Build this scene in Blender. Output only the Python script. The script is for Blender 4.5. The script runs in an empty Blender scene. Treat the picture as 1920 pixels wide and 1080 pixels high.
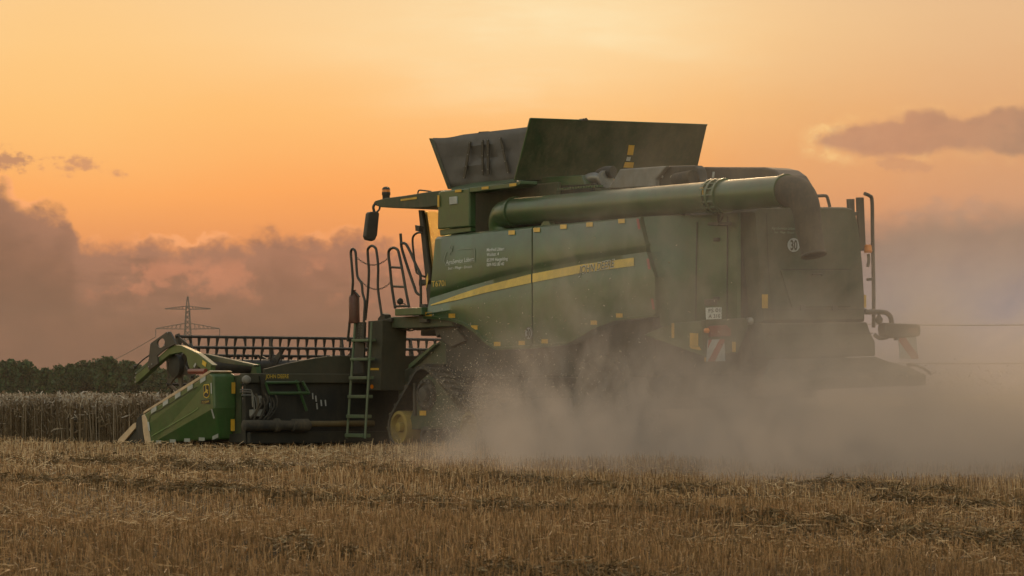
import bpy, bmesh, math, random
import numpy as np
from mathutils import Vector, Matrix
random.seed(7); rng = np.random.default_rng(11)
C = bpy.context; SC = C.scene; COL = SC.collection
R = math.radians

# ------------------------------------------------------------------ camera
HEAD = R(34)                       # the machine drives along +X; the camera looks 34 degrees off that
FX, HZ, EYE = 5600.0, 740.0, 0.8   # focal length in photo pixels, horizon row, eye height in metres
DV = Vector((math.cos(HEAD), -math.sin(HEAD), 0)); RV = Vector((-math.sin(HEAD), -math.cos(HEAD), 0))
CAM = Vector((-35.5704, 25.9188, EYE))
cd = bpy.data.cameras.new('camera'); cam = bpy.data.objects.new('camera', cd); COL.objects.link(cam)
cd.sensor_width = 36; cd.lens = 36 * FX / 1920; cd.clip_start = 0.5; cd.clip_end = 9000
cd.shift_y = (HZ - 540) / 1920
cam.location = CAM
cam.rotation_euler = DV.to_track_quat('-Z', 'Y').to_euler()
cd.dof.use_dof = True; cd.dof.focus_distance = 42.0; cd.dof.aperture_fstop = 13.0
SC.camera = cam
SC.view_settings.view_transform = 'Standard'; SC.view_settings.look = 'None'
EXPO = 1.57; SC.view_settings.exposure = EXPO; SC.view_settings.gamma = 1.0
SC.cycles.volume_bounces = 1; SC.cycles.max_bounces = 6; SC.cycles.diffuse_bounces = 3
SC.cycles.glossy_bounces = 3; SC.cycles.transparent_max_bounces = 16; SC.cycles.transmission_bounces = 4
SC.cycles.volume_step_rate = 1.0; SC.cycles.volume_max_steps = 256
SC.cycles.use_denoising = True

# turns a photo position into a point on a known plane of the machine (metres)
def P(px, py, X=None, Y=None, Z=None):
    a = DV + RV * ((px - 960) / FX); a = Vector((a.x, a.y, (HZ - py) / FX))
    if X is not None: t = (X - CAM.x) / a.x
    elif Y is not None: t = (Y - CAM.y) / a.y
    else: t = (Z - CAM.z) / a.z
    return CAM + a * t

# ------------------------------------------------------------------ node helper
class V:
    """a socket or number with arithmetic that builds math nodes"""
    def __init__(s, nt, x): s.nt, s.x = nt, x
    def _m(s, op, *o, clamp=False):
        n = s.nt.nodes.new('ShaderNodeMath'); n.operation = op; n.use_clamp = clamp
        for i, v in enumerate((s,) + o):
            v = v.x if isinstance(v, V) else v
            if isinstance(v, (int, float)): n.inputs[i].default_value = v
            else: s.nt.links.new(v, n.inputs[i])
        return V(s.nt, n.outputs[0])
    def __add__(s, o): return s._m('ADD', o)
    __radd__ = __add__
    def __sub__(s, o): return s._m('SUBTRACT', o)
    def __rsub__(s, o): return V(s.nt, float(o))._m('SUBTRACT', s)
    def __mul__(s, o): return s._m('MULTIPLY', o)
    __rmul__ = __mul__
    def __truediv__(s, o): return s._m('DIVIDE', o)
    def __pow__(s, o): return s._m('POWER', o)
    def __neg__(s): return s._m('MULTIPLY', -1.0)
    def mx(s, o): return s._m('MAXIMUM', o)
    def mn(s, o): return s._m('MINIMUM', o)
    def abs(s): return s._m('ABSOLUTE')
    def exp(s): return s._m('EXPONENT')
    def sat(s): return s._m('ADD', 0.0, clamp=True)
    def ss(s, a, b):
        n = s.nt.nodes.new('ShaderNodeMapRange'); n.interpolation_type = 'SMOOTHSTEP'
        s.nt.links.new(s.x, n.inputs['Value'])
        for k, v in (('From Min', a), ('From Max', b)):
            v = v.x if isinstance(v, V) else v
            if isinstance(v, (int, float)): n.inputs[k].default_value = v
            else: s.nt.links.new(v, n.inputs[k])
        return V(s.nt, n.outputs['Result'])
def dot(nt, sock, v):
    n = nt.nodes.new('ShaderNodeVectorMath'); n.operation = 'DOT_PRODUCT'
    nt.links.new(sock, n.inputs[0]); n.inputs[1].default_value = v
    return V(nt, n.outputs['Value'])
def comb(nt, x, y, z):
    n = nt.nodes.new('ShaderNodeCombineXYZ')
    for i, v in enumerate((x, y, z)):
        v = v.x if isinstance(v, V) else v
        if isinstance(v, (int, float)): n.inputs[i].default_value = v
        else: nt.links.new(v, n.inputs[i])
    return n.outputs[0]
def noise(nt, vec, scale, detail=4, rough=0.55, dist=0.0):
    n = nt.nodes.new('ShaderNodeTexNoise'); n.inputs['Scale'].default_value = scale
    n.inputs['Detail'].default_value = detail; n.inputs['Roughness'].default_value = rough
    n.inputs['Distortion'].default_value = dist
    if vec is not None: nt.links.new(vec, n.inputs['Vector'])
    return V(nt, n.outputs['Fac'])
def mixc(nt, f, a, b):
    n = nt.nodes.new('ShaderNodeMix'); n.data_type = 'RGBA'; n.clamp_factor = True
    for s, v in ((n.inputs[0], f), (n.inputs[6], a), (n.inputs[7], b)):
        v = v.x if isinstance(v, V) else v
        if isinstance(v, (int, float)): s.default_value = v
        elif isinstance(v, tuple): s.default_value = (*v[:3], 1)
        else: nt.links.new(v, s)
    return n.outputs[2]
def curve(nt, v, pts, lo, hi, smooth=True):
    """piecewise function of v: pts are (v, y) with y in 0..1 of the curve"""
    n = nt.nodes.new('ShaderNodeFloatCurve'); c = n.mapping.curves[0]
    q = [((x - lo) / (hi - lo), y) for x, y in pts]
    c.points[0].location = q[0]; c.points[1].location = q[-1]
    for x in q[1:-1]: c.points.new(*x)
    n.mapping.update()
    nt.links.new(((v - lo) / (hi - lo)).sat().x, n.inputs['Value'])
    return V(nt, n.outputs[0])
def srgb(r, g, b):
    f = lambda c: (c / 255 / 12.92) if c / 255 < .04045 else ((c / 255 + .055) / 1.055) ** 2.4
    return (f(r), f(g), f(b))
def ramp(nt, v, stops):
    n = nt.nodes.new('ShaderNodeValToRGB'); e = n.color_ramp.elements
    e[0].position, e[0].color = stops[0][0], (*stops[0][1], 1)
    e[1].position, e[1].color = stops[-1][0], (*stops[-1][1], 1)
    for p, c in stops[1:-1]:
        k = e.new(p); k.color = (*c, 1)
    nt.links.new(v.x, n.inputs[0]); return n.outputs[0]

# ------------------------------------------------------------------ world: dusk sky with cloud banks
SUN_AZ, SUN_EL = R(-2.0), R(9.0)          # azimuth relative to the view heading (left is negative)
sd = (DV * math.cos(SUN_AZ) + RV * math.sin(SUN_AZ)) * math.cos(SUN_EL) + Vector((0, 0, math.sin(SUN_EL)))
W = bpy.data.worlds.new('World'); SC.world = W; W.use_nodes = True
nt = W.node_tree; nt.nodes.clear()
tc = nt.nodes.new('ShaderNodeTexCoord'); dirv = tc.outputs['Generated']
fw, rt, zz = dot(nt, dirv, DV), dot(nt, dirv, RV), dot(nt, dirv, (0, 0, 1))
az = rt._m('ARCTAN2', fw) * 57.29578; el = zz._m('ARCSINE') * 57.29578
def A(px): return math.degrees(math.atan((px - 960) / FX))
def E(py): return math.degrees(math.atan((HZ - py) / FX))
sk = nt.nodes.new('ShaderNodeTexSky'); sk.sky_type = 'NISHITA'; sk.sun_disc = False
sk.sun_elevation = SUN_EL; sk.sun_rotation = math.atan2(sd.x, sd.y)
sk.dust_density = 3.0; sk.air_density = 1.5
n = nt.nodes.new('ShaderNodeVectorMath'); n.operation = 'SCALE'; nt.links.new(sk.outputs[0], n.inputs[0])
n.inputs['Scale'].default_value = 0.15; vl = nt.nodes.new('ShaderNodeMix'); vl.data_type = 'RGBA'; vl.blend_type = 'MULTIPLY'; vl.inputs[0].default_value = 1.0
nt.links.new(n.outputs[0], vl.inputs[6]); vl.inputs[7].default_value = (1.0, .85, .73, 1); nishita = vl.outputs[2]      # added warm tint; unseen sky kept bright to fill ground and machine
# afterglow veil low in the west: colour by elevation, greyer to the right
sv = comb(nt, az * 0.10, el * 0.34, 0.0)
wob = (noise(nt, sv, 1.6, 4, .5) - .5)
elw = el + wob * 0.9
glow = ramp(nt, (elw / 12).sat(), [(0.0, srgb(136, 98, 78)), (0.14, srgb(180, 120, 88)), (0.22, srgb(226, 144, 88)), (0.32, srgb(252, 166, 90)),
      (0.45, srgb(255, 189, 112)), (0.56, srgb(254, 206, 142)), (0.66, srgb(248, 208, 152)), (1.0, srgb(205, 170, 140))])
side = az.ss(1.5, 10.0)
glow = mixc(nt, side * .72, glow, ramp(nt, (elw / 12).sat(), [(0.0, srgb(168, 142, 132)), (0.12, srgb(168, 142, 132)), (0.28, srgb(182, 138, 116)), (0.42, srgb(212, 154, 112)), (0.6, srgb(224, 178, 134)), (1.0, srgb(215, 176, 136))]))
# pale bright heart of the glow, high in the middle
hx, hy = (az - A(1010)) / 3.6, (el - E(60)) / 1.5
heart = (-(hx * hx + hy * hy)).exp()
stre = noise(nt, comb(nt, az * .25, el * 1.3, 2.0), 1.0, 5, .6).ss(.38, .75)
glow = mixc(nt, heart * (0.45 + stre * .5), glow, srgb(255, 230, 180))
hx, hy = (az - A(80)) / 3.2, (el - E(130)) / 2.2
glow = mixc(nt, (-(hx * hx + hy * hy)).exp() * .55, glow, srgb(254, 200, 124))
# billowing edge noise
cn = noise(nt, comb(nt, az, el * 1.2, 5.0), 1.9, 9, .60, .25)
cn2 = noise(nt, comb(nt, az, el * 1.2, 9.0), .55, 5, .55)
bil = (cn - .5) * 1.4
# left bank: upper edge as a function of azimuth
edge = [(-200, 300), (0, 350), (55, 385), (110, 392), (135, 405), (150, 452), (200, 458), (260, 452), (370, 457), (430, 446), (470, 440), (548, 432), (640, 436), (700, 442), (800, 452), (1200, 520), (2200, 560)]
ed = curve(nt, az, [(A(x), E(y) / 8) for x, y in edge], A(-200), A(2200)) * 8.0
depth = ed + bil * .75 - el
bank = depth.ss(-0.08, 0.32) * az.ss(A(1250), A(620))
bankc = mixc(nt, depth.ss(0.0, 2.2), srgb(164, 116, 92), srgb(124, 88, 70))
bankc = mixc(nt, az.ss(A(330), A(-60)) * .45, bankc, srgb(134, 104, 86))
bankc = mixc(nt, az.ss(A(300), A(760)) * .5, bankc, srgb(158, 106, 84))
relief = noise(nt, comb(nt, az, el * 1.6, 21.0), 1.3, 8, .62).ss(.36, .64)
bankc = mixc(nt, relief * .28, bankc, srgb(172, 120, 93)); bankc = mixc(nt, noise(nt, comb(nt, az * .5, el * 2.0, 31.0), 1.0, 6, .6).ss(.48, .68) * .5, bankc, srgb(118, 86, 70))
pat = (noise(nt, comb(nt, az * .9, el * 1.1, 3.0), 1.05, 5, .6).ss(.50, .62)) * el.ss(E(600), E(545)) * (1.0 - el.ss(E(510), E(470)))
bankc = mixc(nt, pat * .75 * az.ss(A(60), A(260)), bankc, srgb(204, 132, 98))
bankc = mixc(nt, depth.ss(.1, 2.0) * .62, bankc, srgb(108, 78, 61))
rim = depth.ss(-0.14, -0.01) * (1.0 - depth.ss(.0, .16))
sky = mixc(nt, rim * az.ss(A(800), A(500)) * cn2.ss(.42, .58) * .8, glow, srgb(254, 172, 112))
sky = mixc(nt, bank * .96, sky, bankc)
# small ragged clouds on the left
def puff(sky, px, py, wx, wy, col, k, th=.5, soft=.3, z=1.0):
    ex, ey = (az - A(px)) / (wx / 97.7), (el - E(py)) / (wy / 97.7)
    f = 1.0 - (ex * ex + ey * ey)
    nn = noise(nt, comb(nt, az, el * 1.5, z), 2.2, 6, .6)
    m = (f + (nn - .5) * 4.2).ss(th, th + soft)
    return mixc(nt, m * k, sky, col)
sky = puff(sky, 0, 305, 85, 42, srgb(190, 136, 102), .9, .45, .6, 3.3)
sky = puff(sky, 155, 315, 120, 36, srgb(206, 146, 106), .85, .7, .7, 4.1)
# right-hand cloud: a long dark body with a torn bright rim on its sunny end
top = curve(nt, az, [(A(1480), E(268) / 8), (A(1530), E(262) / 8), (A(1600), E(240) / 8), (A(1690), E(222) / 8), (A(1760), E(216) / 8), (A(1825), E(226) / 8), (A(1880), E(208) / 8), (A(2100), E(200) / 8)], A(1480), A(2100)) * 8.0
bot = curve(nt, az, [(A(1480), E(268) / 8), (A(1530), E(276) / 8), (A(1600), E(290) / 8), (A(1700), E(296) / 8), (A(1800), E(286) / 8), (A(1920), E(300) / 8), (A(2100), E(330) / 8)], A(1480), A(2100)) * 8.0
inner = (top + bil * .42 - el).mn(el - bot + bil * .30) + .07
body = inner.ss(-0.02, 0.17) * az.ss(A(1515), A(1550))
tear = noise(nt, comb(nt, az, el * 1.3, 41.0), 3.4, 8, .65, .6).ss(.40, .60)
halo = inner.ss(-0.20, -.01) * (.25 + tear * .75) * az.ss(A(1490), A(1525)) * (0.12 + (1.0 - az.ss(A(1535), A(1625))) * .88 + cn2.ss(.52, .60) * .35) * cn.ss(.34, .56)
sky = mixc(nt, halo, sky, srgb(255, 204, 132))
bodyc = mixc(nt, az.ss(A(1640), A(1920)), srgb(192, 137, 105), srgb(172, 130, 104)); bodyc = mixc(nt, relief * .4, bodyc, srgb(206, 148, 110))
sky = mixc(nt, body * .95, sky, bodyc)
sky = puff(sky, 1700, 312, 70, 22, srgb(206, 146, 106), .7, .5, .6, 6.0)
sky = puff(sky, 1790, 400, 120, 34, srgb(186, 140, 114), .6, .5, .8, 7.0)
# grey bank low on the right
gb = (E(392) + bil * .5 + (az - A(1700)) * .06 - el).ss(-0.1, .7) * az.ss(A(1150), A(1650))
sky = mixc(nt, gb * .92, sky, mixc(nt, el.ss(E(430), E(580)), srgb(136, 111, 99), srgb(130, 123, 128)))
n = nt.nodes.new('ShaderNodeVectorMath'); n.operation = 'SCALE'; nt.links.new(sky, n.inputs[0]); n.inputs['Scale'].default_value = 2 ** -EXPO; sky = n.outputs[0]
inwest = el.ss(30.0, 9.0) * az.abs().ss(75.0, 25.0)
both = mixc(nt, inwest, nishita, sky)
bg = nt.nodes.new('ShaderNodeBackground'); wo = nt.nodes.new('ShaderNodeOutputWorld')
nt.links.new(both, bg.inputs[0]); bg.inputs[1].default_value = 1.0; nt.links.new(bg.outputs[0], wo.inputs[0])
# ------------------------------------------------------------------ sun, veiled by cloud
sl = bpy.data.lights.new('sun', 'SUN'); sl.energy = 0.8; sl.angle = R(14); sl.color = (1.0, .72, .42)
so = bpy.data.objects.new('sun', sl); COL.objects.link(so); so.rotation_euler = sd.to_track_quat('Z', 'Y').to_euler()

# ------------------------------------------------------------------ materials
def mat(name, col, rough=.5, metal=0.0, dust=0.0, dustcol=(.20, .145, .09), var=.15, scale=6.0, bump=0.0, spec=.5, coat=0.0):
    m = bpy.data.materials.new(name); m.use_nodes = True; t = m.node_tree; b = t.nodes['Principled BSDF']
    b.inputs['Roughness'].default_value = rough; b.inputs['Metallic'].default_value = metal
    b.inputs['Specular IOR Level'].default_value = spec
    if coat: b.inputs['Coat Weight'].default_value = coat; b.inputs['Coat Roughness'].default_value = .2
    g = t.nodes.new('ShaderNodeNewGeometry'); pos = g.outputs['Position']
    nz = noise(t, pos, scale, 5, .6)
    dk = tuple(c * (1 - var) for c in col); lt = tuple(min(1, c * (1 + var)) for c in col)
    c = mixc(t, nz.ss(.3, .7), dk, lt)
    if dust:
        up = dot(t, g.outputs['Normal'], (0, 0, 1)).ss(-.2, 1.0)
        f = noise(t, pos, 1.7, 6, .62).ss(.30, .72) * .65 + noise(t, pos, 22.0, 3, .7).ss(.45, .7) * .25 + up * .35
        vm = t.nodes.new('ShaderNodeVectorMath'); vm.operation = 'MULTIPLY'; t.links.new(pos, vm.inputs[0]); vm.inputs[1].default_value = (9, 9, .9)
        f = f + noise(t, vm.outputs[0], 1.0, 4, .6).ss(.45, .68) * .30 + noise(t, pos, .9, 3, .5).ss(.4, .65) * .2
        f = (f * dust).sat(); c = mixc(t, f, c, dustcol)
        r = f * .5 + rough; t.links.new(r.sat().x, b.inputs['Roughness'])
    t.links.new(c, b.inputs['Base Color'])
    if bump:
        bn = t.nodes.new('ShaderNodeBump'); bn.inputs['Strength'].default_value = bump; bn.inputs['Distance'].default_value = .02
        t.links.new(noise(t, pos, scale * 3, 4, .6).x, bn.inputs['Height']); t.links.new(bn.outputs[0], b.inputs['Normal'])
    return m
M = {}
M['green'] = mat('green_paint', (.020, .080, .018), .34, dust=.44, dustcol=(.125, .098, .062), coat=.25)
M['green_clean'] = mat('clean_green_paint', (.034, .094, .022), .34, dust=.22, coat=.15)
M['green_dark'] = mat('dusty_dark_green_paint', (.017, .042, .014), .5, dust=.5)
M['yellow'] = mat('yellow_paint', (.62, .40, .03), .4, dust=.35)
M['dirty_yellow'] = mat('muddy_yellow_paint', (.31, .20, .03), .55, dust=.6, dustcol=(.11, .08, .05))
M['dull_guard'] = mat('dull_brown_yellow_plastic', (.15, .095, .032), .6, dust=.4, dustcol=(.09, .065, .04))
M['backboard'] = mat('dull_olive_sheet', (.038, .036, .020), .6, dust=.6, dustcol=(.10, .075, .048))
M['decal_yellow'] = mat('yellow_film', (.70, .44, .035), .4, dust=.25)
M['amber'] = mat('amber_film', (.70, .38, .03), .35, dust=.2)
M['white_film'] = mat('white_film', (.72, .72, .70), .45, dust=.25)
M['sign_film'] = mat('dulled_white_film', (.46, .48, .50), .5, dust=.4)
M['grey_film'] = mat('pale_reflective_film', (.46, .47, .45), .4, dust=.2)
M['black'] = mat('black_steel', (.016, .015, .014), .5, dust=.35)
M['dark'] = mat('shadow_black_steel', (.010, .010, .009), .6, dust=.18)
M['rubber'] = mat('rubber', (.018, .017, .016), .75, dust=.5)
M['steel'] = mat('bare_steel', (.30, .29, .28), .38, metal=.7, dust=.35)
M['grey'] = mat('grey_sheet', (.20, .195, .185), .55, dust=.5)
M['canvas'] = mat('grey_canvas', (.125, .110, .100), .8, dust=.3, dustcol=(.16, .13, .11), bump=.5, scale=2.5)
M['red'] = mat('red_lens', (.20, .022, .016), .35, dust=.3)
M['redfilm'] = mat('red_film', (.34, .025, .025), .4, dust=.3)
M['redpaint'] = mat('red_paint', (.10, .016, .012), .45, dust=.45)
M['orange'] = mat('orange_lens', (.75, .20, .01), .25)
M['tread'] = mat('rung_steel', (.070, .115, .052), .5, dust=.45)
M['reel'] = mat('blue_black_reel_steel', (.024, .021, .021), .5, dust=.2)
M['endplate'] = mat('brown_black_plate', (.045, .036, .030), .55, dust=.3)
M['shield_edge'] = mat('pale_plastic_and_sunlit_edge', (.58, .40, .25), .5)  # pale plastic of the nose; on the top edge it paints in sunlight
M['seed'] = mat('dusty_rear_green', (.024, .046, .020), .6, dust=.8, dustcol=(.125, .098, .065))
def glassmat(name, tint, mixf):
    m = bpy.data.materials.new(name); m.use_nodes = True; t = m.node_tree; t.nodes.clear()
    tr = t.nodes.new('ShaderNodeBsdfTransparent'); tr.inputs[0].default_value = (*tint, 1)
    gl = t.nodes.new('ShaderNodeBsdfGlossy'); gl.inputs['Roughness'].default_value = .05
    mx = t.nodes.new('ShaderNodeMixShader'); mx.inputs[0].default_value = mixf
    o = t.nodes.new('ShaderNodeOutputMaterial')
    t.links.new(tr.outputs[0], mx.inputs[1]); t.links.new(gl.outputs[0], mx.inputs[2]); t.links.new(mx.outputs[0], o.inputs[0])
    return m
M['glass'] = glassmat('tinted_cab_glass', (.88, .88, .70), .06)

# ------------------------------------------------------------------ mesh helpers
class MB:
    def __init__(s): s.v, s.f = [], []
    def add(s, vs, fs):
        o = len(s.v); s.v += [Vector(v) for v in vs]; s.f += [tuple(i + o for i in f) for f in fs]; return s
    def box(s, c, size, rot=None):
        hx, hy, hz = (k / 2 for k in size)
        vs = [Vector((x, y, z)) for x in (-hx, hx) for y in (-hy, hy) for z in (-hz, hz)]
        if rot is not None: vs = [rot @ v for v in vs]
        return s.add([v + Vector(c) for v in vs], [(0, 1, 3, 2), (4, 6, 7, 5), (0, 4, 5, 1), (2, 3, 7, 6), (0, 2, 6, 4), (1, 5, 7, 3)])
    def span(s, a, b):
        a, b = Vector(a), Vector(b); return s.box((a + b) / 2, [abs(k) for k in (b - a)])
    def prism(s, poly, vec):
        n = len(poly); vec = Vector(vec); vs = [Vector(p) for p in poly] + [Vector(p) + vec for p in poly]
        return s.add(vs, [tuple(range(n)), tuple(range(2 * n - 1, n - 1, -1))] + [(i, i + n, (i + 1) % n + n, (i + 1) % n) for i in range(n)])
    def tube(s, pts, r, n=8, closed=False, cap=True):
        pts = [Vector(p) for p in pts]; m = len(pts); rs = r if isinstance(r, (list, tuple)) else [r] * m
        up = None; vs = []; fs = []
        for i, p in enumerate(pts):
            a = pts[i - 1] if (i or closed) else p; b = pts[(i + 1) % m] if (i < m - 1 or closed) else p
            t = (b - a).normalized()
            if up is None: up = t.orthogonal().normalized()
            else:
                up = up - t * up.dot(t)
                up = up.normalized() if up.length > 1e-6 else t.orthogonal().normalized()
            w = t.cross(up)
            vs += [p + (up * math.cos(q) + w * math.sin(q)) * rs[i] for q in (2 * math.pi * k / n for k in range(n))]
        for i in range(m if closed else m - 1):
            j = (i + 1) % m
            fs += [(i * n + k, i * n + (k + 1) % n, j * n + (k + 1) % n, j * n + k) for k in range(n)]
        if cap and not closed: fs += [tuple(range(n - 1, -1, -1)), tuple(range((m - 1) * n, m * n))]
        return s.add(vs, fs)
    def lathe(s, c, axis, prof, n=28):
        """prof: (distance along axis, radius)"""
        c = Vector(c); ax = Vector(axis).normalized(); u = ax.orthogonal().normalized(); w = ax.cross(u); vs = []; fs = []
        for d, r in prof: vs += [c + ax * d + (u * math.cos(q) + w * math.sin(q)) * r for q in (2 * math.pi * k / n for k in range(n))]
        for i in range(len(prof) - 1): fs += [(i * n + k, i * n + (k + 1) % n, (i + 1) * n + (k + 1) % n, (i + 1) * n + k) for k in range(n)]
        fs += [tuple(range(n - 1, -1, -1)), tuple(range((len(prof) - 1) * n, len(prof) * n))]
        return s.add(vs, fs)
    def grid(s, rows):
        m = len(rows[0]); vs = [p for r in rows for p in r]
        return s.add(vs, [(i * m + j, i * m + j + 1, (i + 1) * m + j + 1, (i + 1) * m + j) for i in range(len(rows) - 1) for j in range(m - 1)])
    def build(s, name, m, parent=None, smooth=False, bevel=0.0, seg=2):
        me = bpy.data.meshes.new(name); me.from_pydata([tuple(v) for v in s.v], [], s.f); me.validate()
        bm = bmesh.new(); bm.from_mesh(me); bmesh.ops.recalc_face_normals(bm, faces=bm.faces); bm.to_mesh(me); bm.free()
        if m is not None: me.materials.append(m)
        if smooth: me.polygons.foreach_set('use_smooth', [True] * len(me.polygons))
        o = bpy.data.objects.new(name, me); COL.objects.link(o)
        if smooth:
            me.set_sharp_from_angle(angle=R(40))
        if bevel:
            b = o.modifiers.new('bevel', 'BEVEL'); b.width = bevel; b.segments = seg; b.limit_method = 'ANGLE'; b.angle_limit = R(35)
        if parent is not None: o.parent = parent
        return o
def empty(name, loc=(0, 0, 0)):
    o = bpy.data.objects.new(name, None); COL.objects.link(o); o.location = loc; return o
def tag(o, label=None, cat=None, group=None, kind=None):
    for k, v in (('label', label), ('category', cat), ('group', group), ('kind', kind)):
        if v: o[k] = v
    return o
def copy_to(o, parent, off):
    c = o.copy(); COL.objects.link(c); c.parent = parent; c.location = o.location + Vector(off); return c
def catm(pts, k=6):
    pts = [Vector(p) for p in pts]; out = []
    q = [pts[0] * 2 - pts[1]] + pts + [pts[-1] * 2 - pts[-2]]
    for i in range(1, len(q) - 2):
        a, b, c, d = q[i - 1:i + 3]
        for j in range(k):
            t = j / k
            out.append(((2 * b) + (c - a) * t + (2 * a - 5 * b + 4 * c - d) * t * t + (3 * b - a - 3 * c + d) * t ** 3) * .5)
    return out + [pts[-1]]
def pl(pts, x):
    """piecewise linear"""
    if x <= pts[0][0]: return pts[0][1]
    for (x0, y0), (x1, y1) in zip(pts, pts[1:]):
        if x <= x1: return y0 + (y1 - y0) * (x - x0) / (x1 - x0)
    return pts[-1][1]
def S(px, py, surf):
    k, v = surf; v = v(px, py) if callable(v) else v
    return P(px, py, **{k: v})
def decal(name, poly, surf, m, parent, off=.006):
    nrm = Vector((0, 1, 0)) if surf[0] == 'Y' else Vector((-1, 0, 0))
    return MB().prism([S(x, y, surf) + nrm * off for x, y in poly], nrm * .002).build(name, m, parent)
def rect(x0, y0, x1, y1, sk=0.0): return [(x0, y0), (x1, y0 + sk), (x1, y1 + sk), (x0, y1)]
def lettering(s, p0, p1, h, surf, m, parent, off=.008, lean=0.0, name='lettering', bold=0.0):
    cu = bpy.data.curves.new('text', 'FONT'); cu.body = s; cu.size = 1; cu.shear = lean; cu.offset = bold; cu.resolution_u = 3
    o = bpy.data.objects.new('text', cu); COL.objects.link(o); dg = C.evaluated_depsgraph_get()
    me = bpy.data.meshes.new_from_object(o.evaluated_get(dg)); bpy.data.objects.remove(o)
    nrm = Vector((0, 1, 0)) if surf[0] == 'Y' else Vector((-1, 0, 0))
    a, b, t = S(*p0, surf), S(*p1, surf), S(p0[0], p0[1] - h, surf)
    t2 = S(p1[0], p1[1] - h, surf)
    xs = [v.co.x for v in me.vertices]; x0, x1 = min(xs), max(xs)
    for v in me.vertices:
        u, w = (v.co.x - x0) / (x1 - x0), v.co.y / .70
        v.co = a.lerp(b, u).lerp(t.lerp(t2, u), w) + nrm * off
    me.materials.clear(); me.materials.append(m)
    o = bpy.data.objects.new(name, me); COL.objects.link(o); o.parent = parent
    return o

# ------------------------------------------------------------------ ground
def ground_h(x, y):
    return -.04 + (.018 * np.sin(x * .9 + y * .5) + .015 * np.sin(x * .37 - y * 1.3 + 1) + .012 * np.sin(x * 2.3 + 1.7 * np.sin(y * .8)))
def rut(x, y):
    """ridges of chaff and tyre marks that follow the driving direction"""
    h = 0
    for y0, w, a in RUTS: h = h + a * np.exp(-((y - y0 - .22 * np.sin(x * .45 + y0) - .1 * np.sin(x * 1.3)) / w) ** 2)
    return h
RUTS = [(14.35, .24, .035), (10.95, .20, .03), (18.1, .25, .03), (12.6, .2, -.03), (9.4, .18, .02)]
axs = np.concatenate([-np.geomspace(1000, 24, 16)[:-1], np.linspace(-24, 24, 161), np.geomspace(24, 1000, 16)[1:]])
dep = np.concatenate([[-150, -80, -30, 0, 5], np.linspace(9, 60, 220), np.geomspace(60, 1650, 26)[1:]])
gx = CAM.x + dep[:, None] * DV.x + axs[None, :] * RV.x; gy = CAM.y + dep[:, None] * DV.y + axs[None, :] * RV.y
fade = np.clip((70 - dep) / 15, 0, 1)[:, None] * np.clip((26 - abs(axs)) / 3, 0, 1)[None, :]
gz = (ground_h(gx, gy) + .04 + rut(gx, gy)) * fade - .04
nr, nc = gx.shape
vv = np.stack([gx, gy, gz], -1).reshape(-1, 3)
ii = np.arange((nr - 1) * nc).reshape(nr - 1, nc)[:, :-1].ravel()
ff = np.stack([ii, ii + 1, ii + nc + 1, ii + nc], -1)
def fast_mesh(name, verts, faces, m, cols=None, attr='tint'):
    me = bpy.data.meshes.new(name); k = faces.shape[1]
    me.vertices.add(len(verts)); me.vertices.foreach_set('co', np.ascontiguousarray(verts, dtype=np.float32).ravel())
    me.loops.add(faces.size); me.loops.foreach_set('vertex_index', np.ascontiguousarray(faces, dtype=np.int32).ravel())
    me.polygons.add(len(faces)); me.polygons.foreach_set('loop_start', np.arange(0, faces.size, k, dtype=np.int32))
    me.update(calc_edges=True)
    if cols is not None:
        a = me.attributes.new(attr, 'FLOAT', 'POINT'); a.data.foreach_set('value', np.ascontiguousarray(cols, dtype=np.float32))
    me.materials.append(m); o = bpy.data.objects.new(name, me); COL.objects.link(o); return o
def soilmat():
    m = bpy.data.materials.new('stubble_soil'); m.use_nodes = True; t = m.node_tree; b = t.nodes['Principled BSDF']
    g = t.nodes.new('ShaderNodeNewGeometry'); p = g.outputs['Position']
    a = noise(t, p, .35, 5, .6); c = noise(t, p, 9, 6, .65); f = noise(t, p, 60, 3, .7)
    col = mixc(t, c.ss(.35, .65), (.022, .015, .008), (.060, .040, .020))
    col = mixc(t, (f.ss(.5, .7) * .6), col, (.14, .095, .045)); col = mixc(t, a.ss(.4, .7) * .4, col, (.05, .036, .019))
    t.links.new(col, b.inputs['Base Color']); b.inputs['Roughness'].default_value = .95; b.inputs['Specular IOR Level'].default_value = .1
    bn = t.nodes.new('ShaderNodeBump'); bn.inputs['Strength'].default_value = .8; bn.inputs['Distance'].default_value = .03
    t.links.new(c.x, bn.inputs['Height']); t.links.new(bn.outputs[0], b.inputs['Normal'])
    return m
ground = fast_mesh('ground', vv, ff, soilmat()); ground['kind'] = 'structure'

# ------------------------------------------------------------------ combine harvester
combine = empty('combine_harvester')
tag(combine, 'dusty green combine harvester on tracks with yellow side stripe, cutting header and open grain tank', 'combine harvester')
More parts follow.
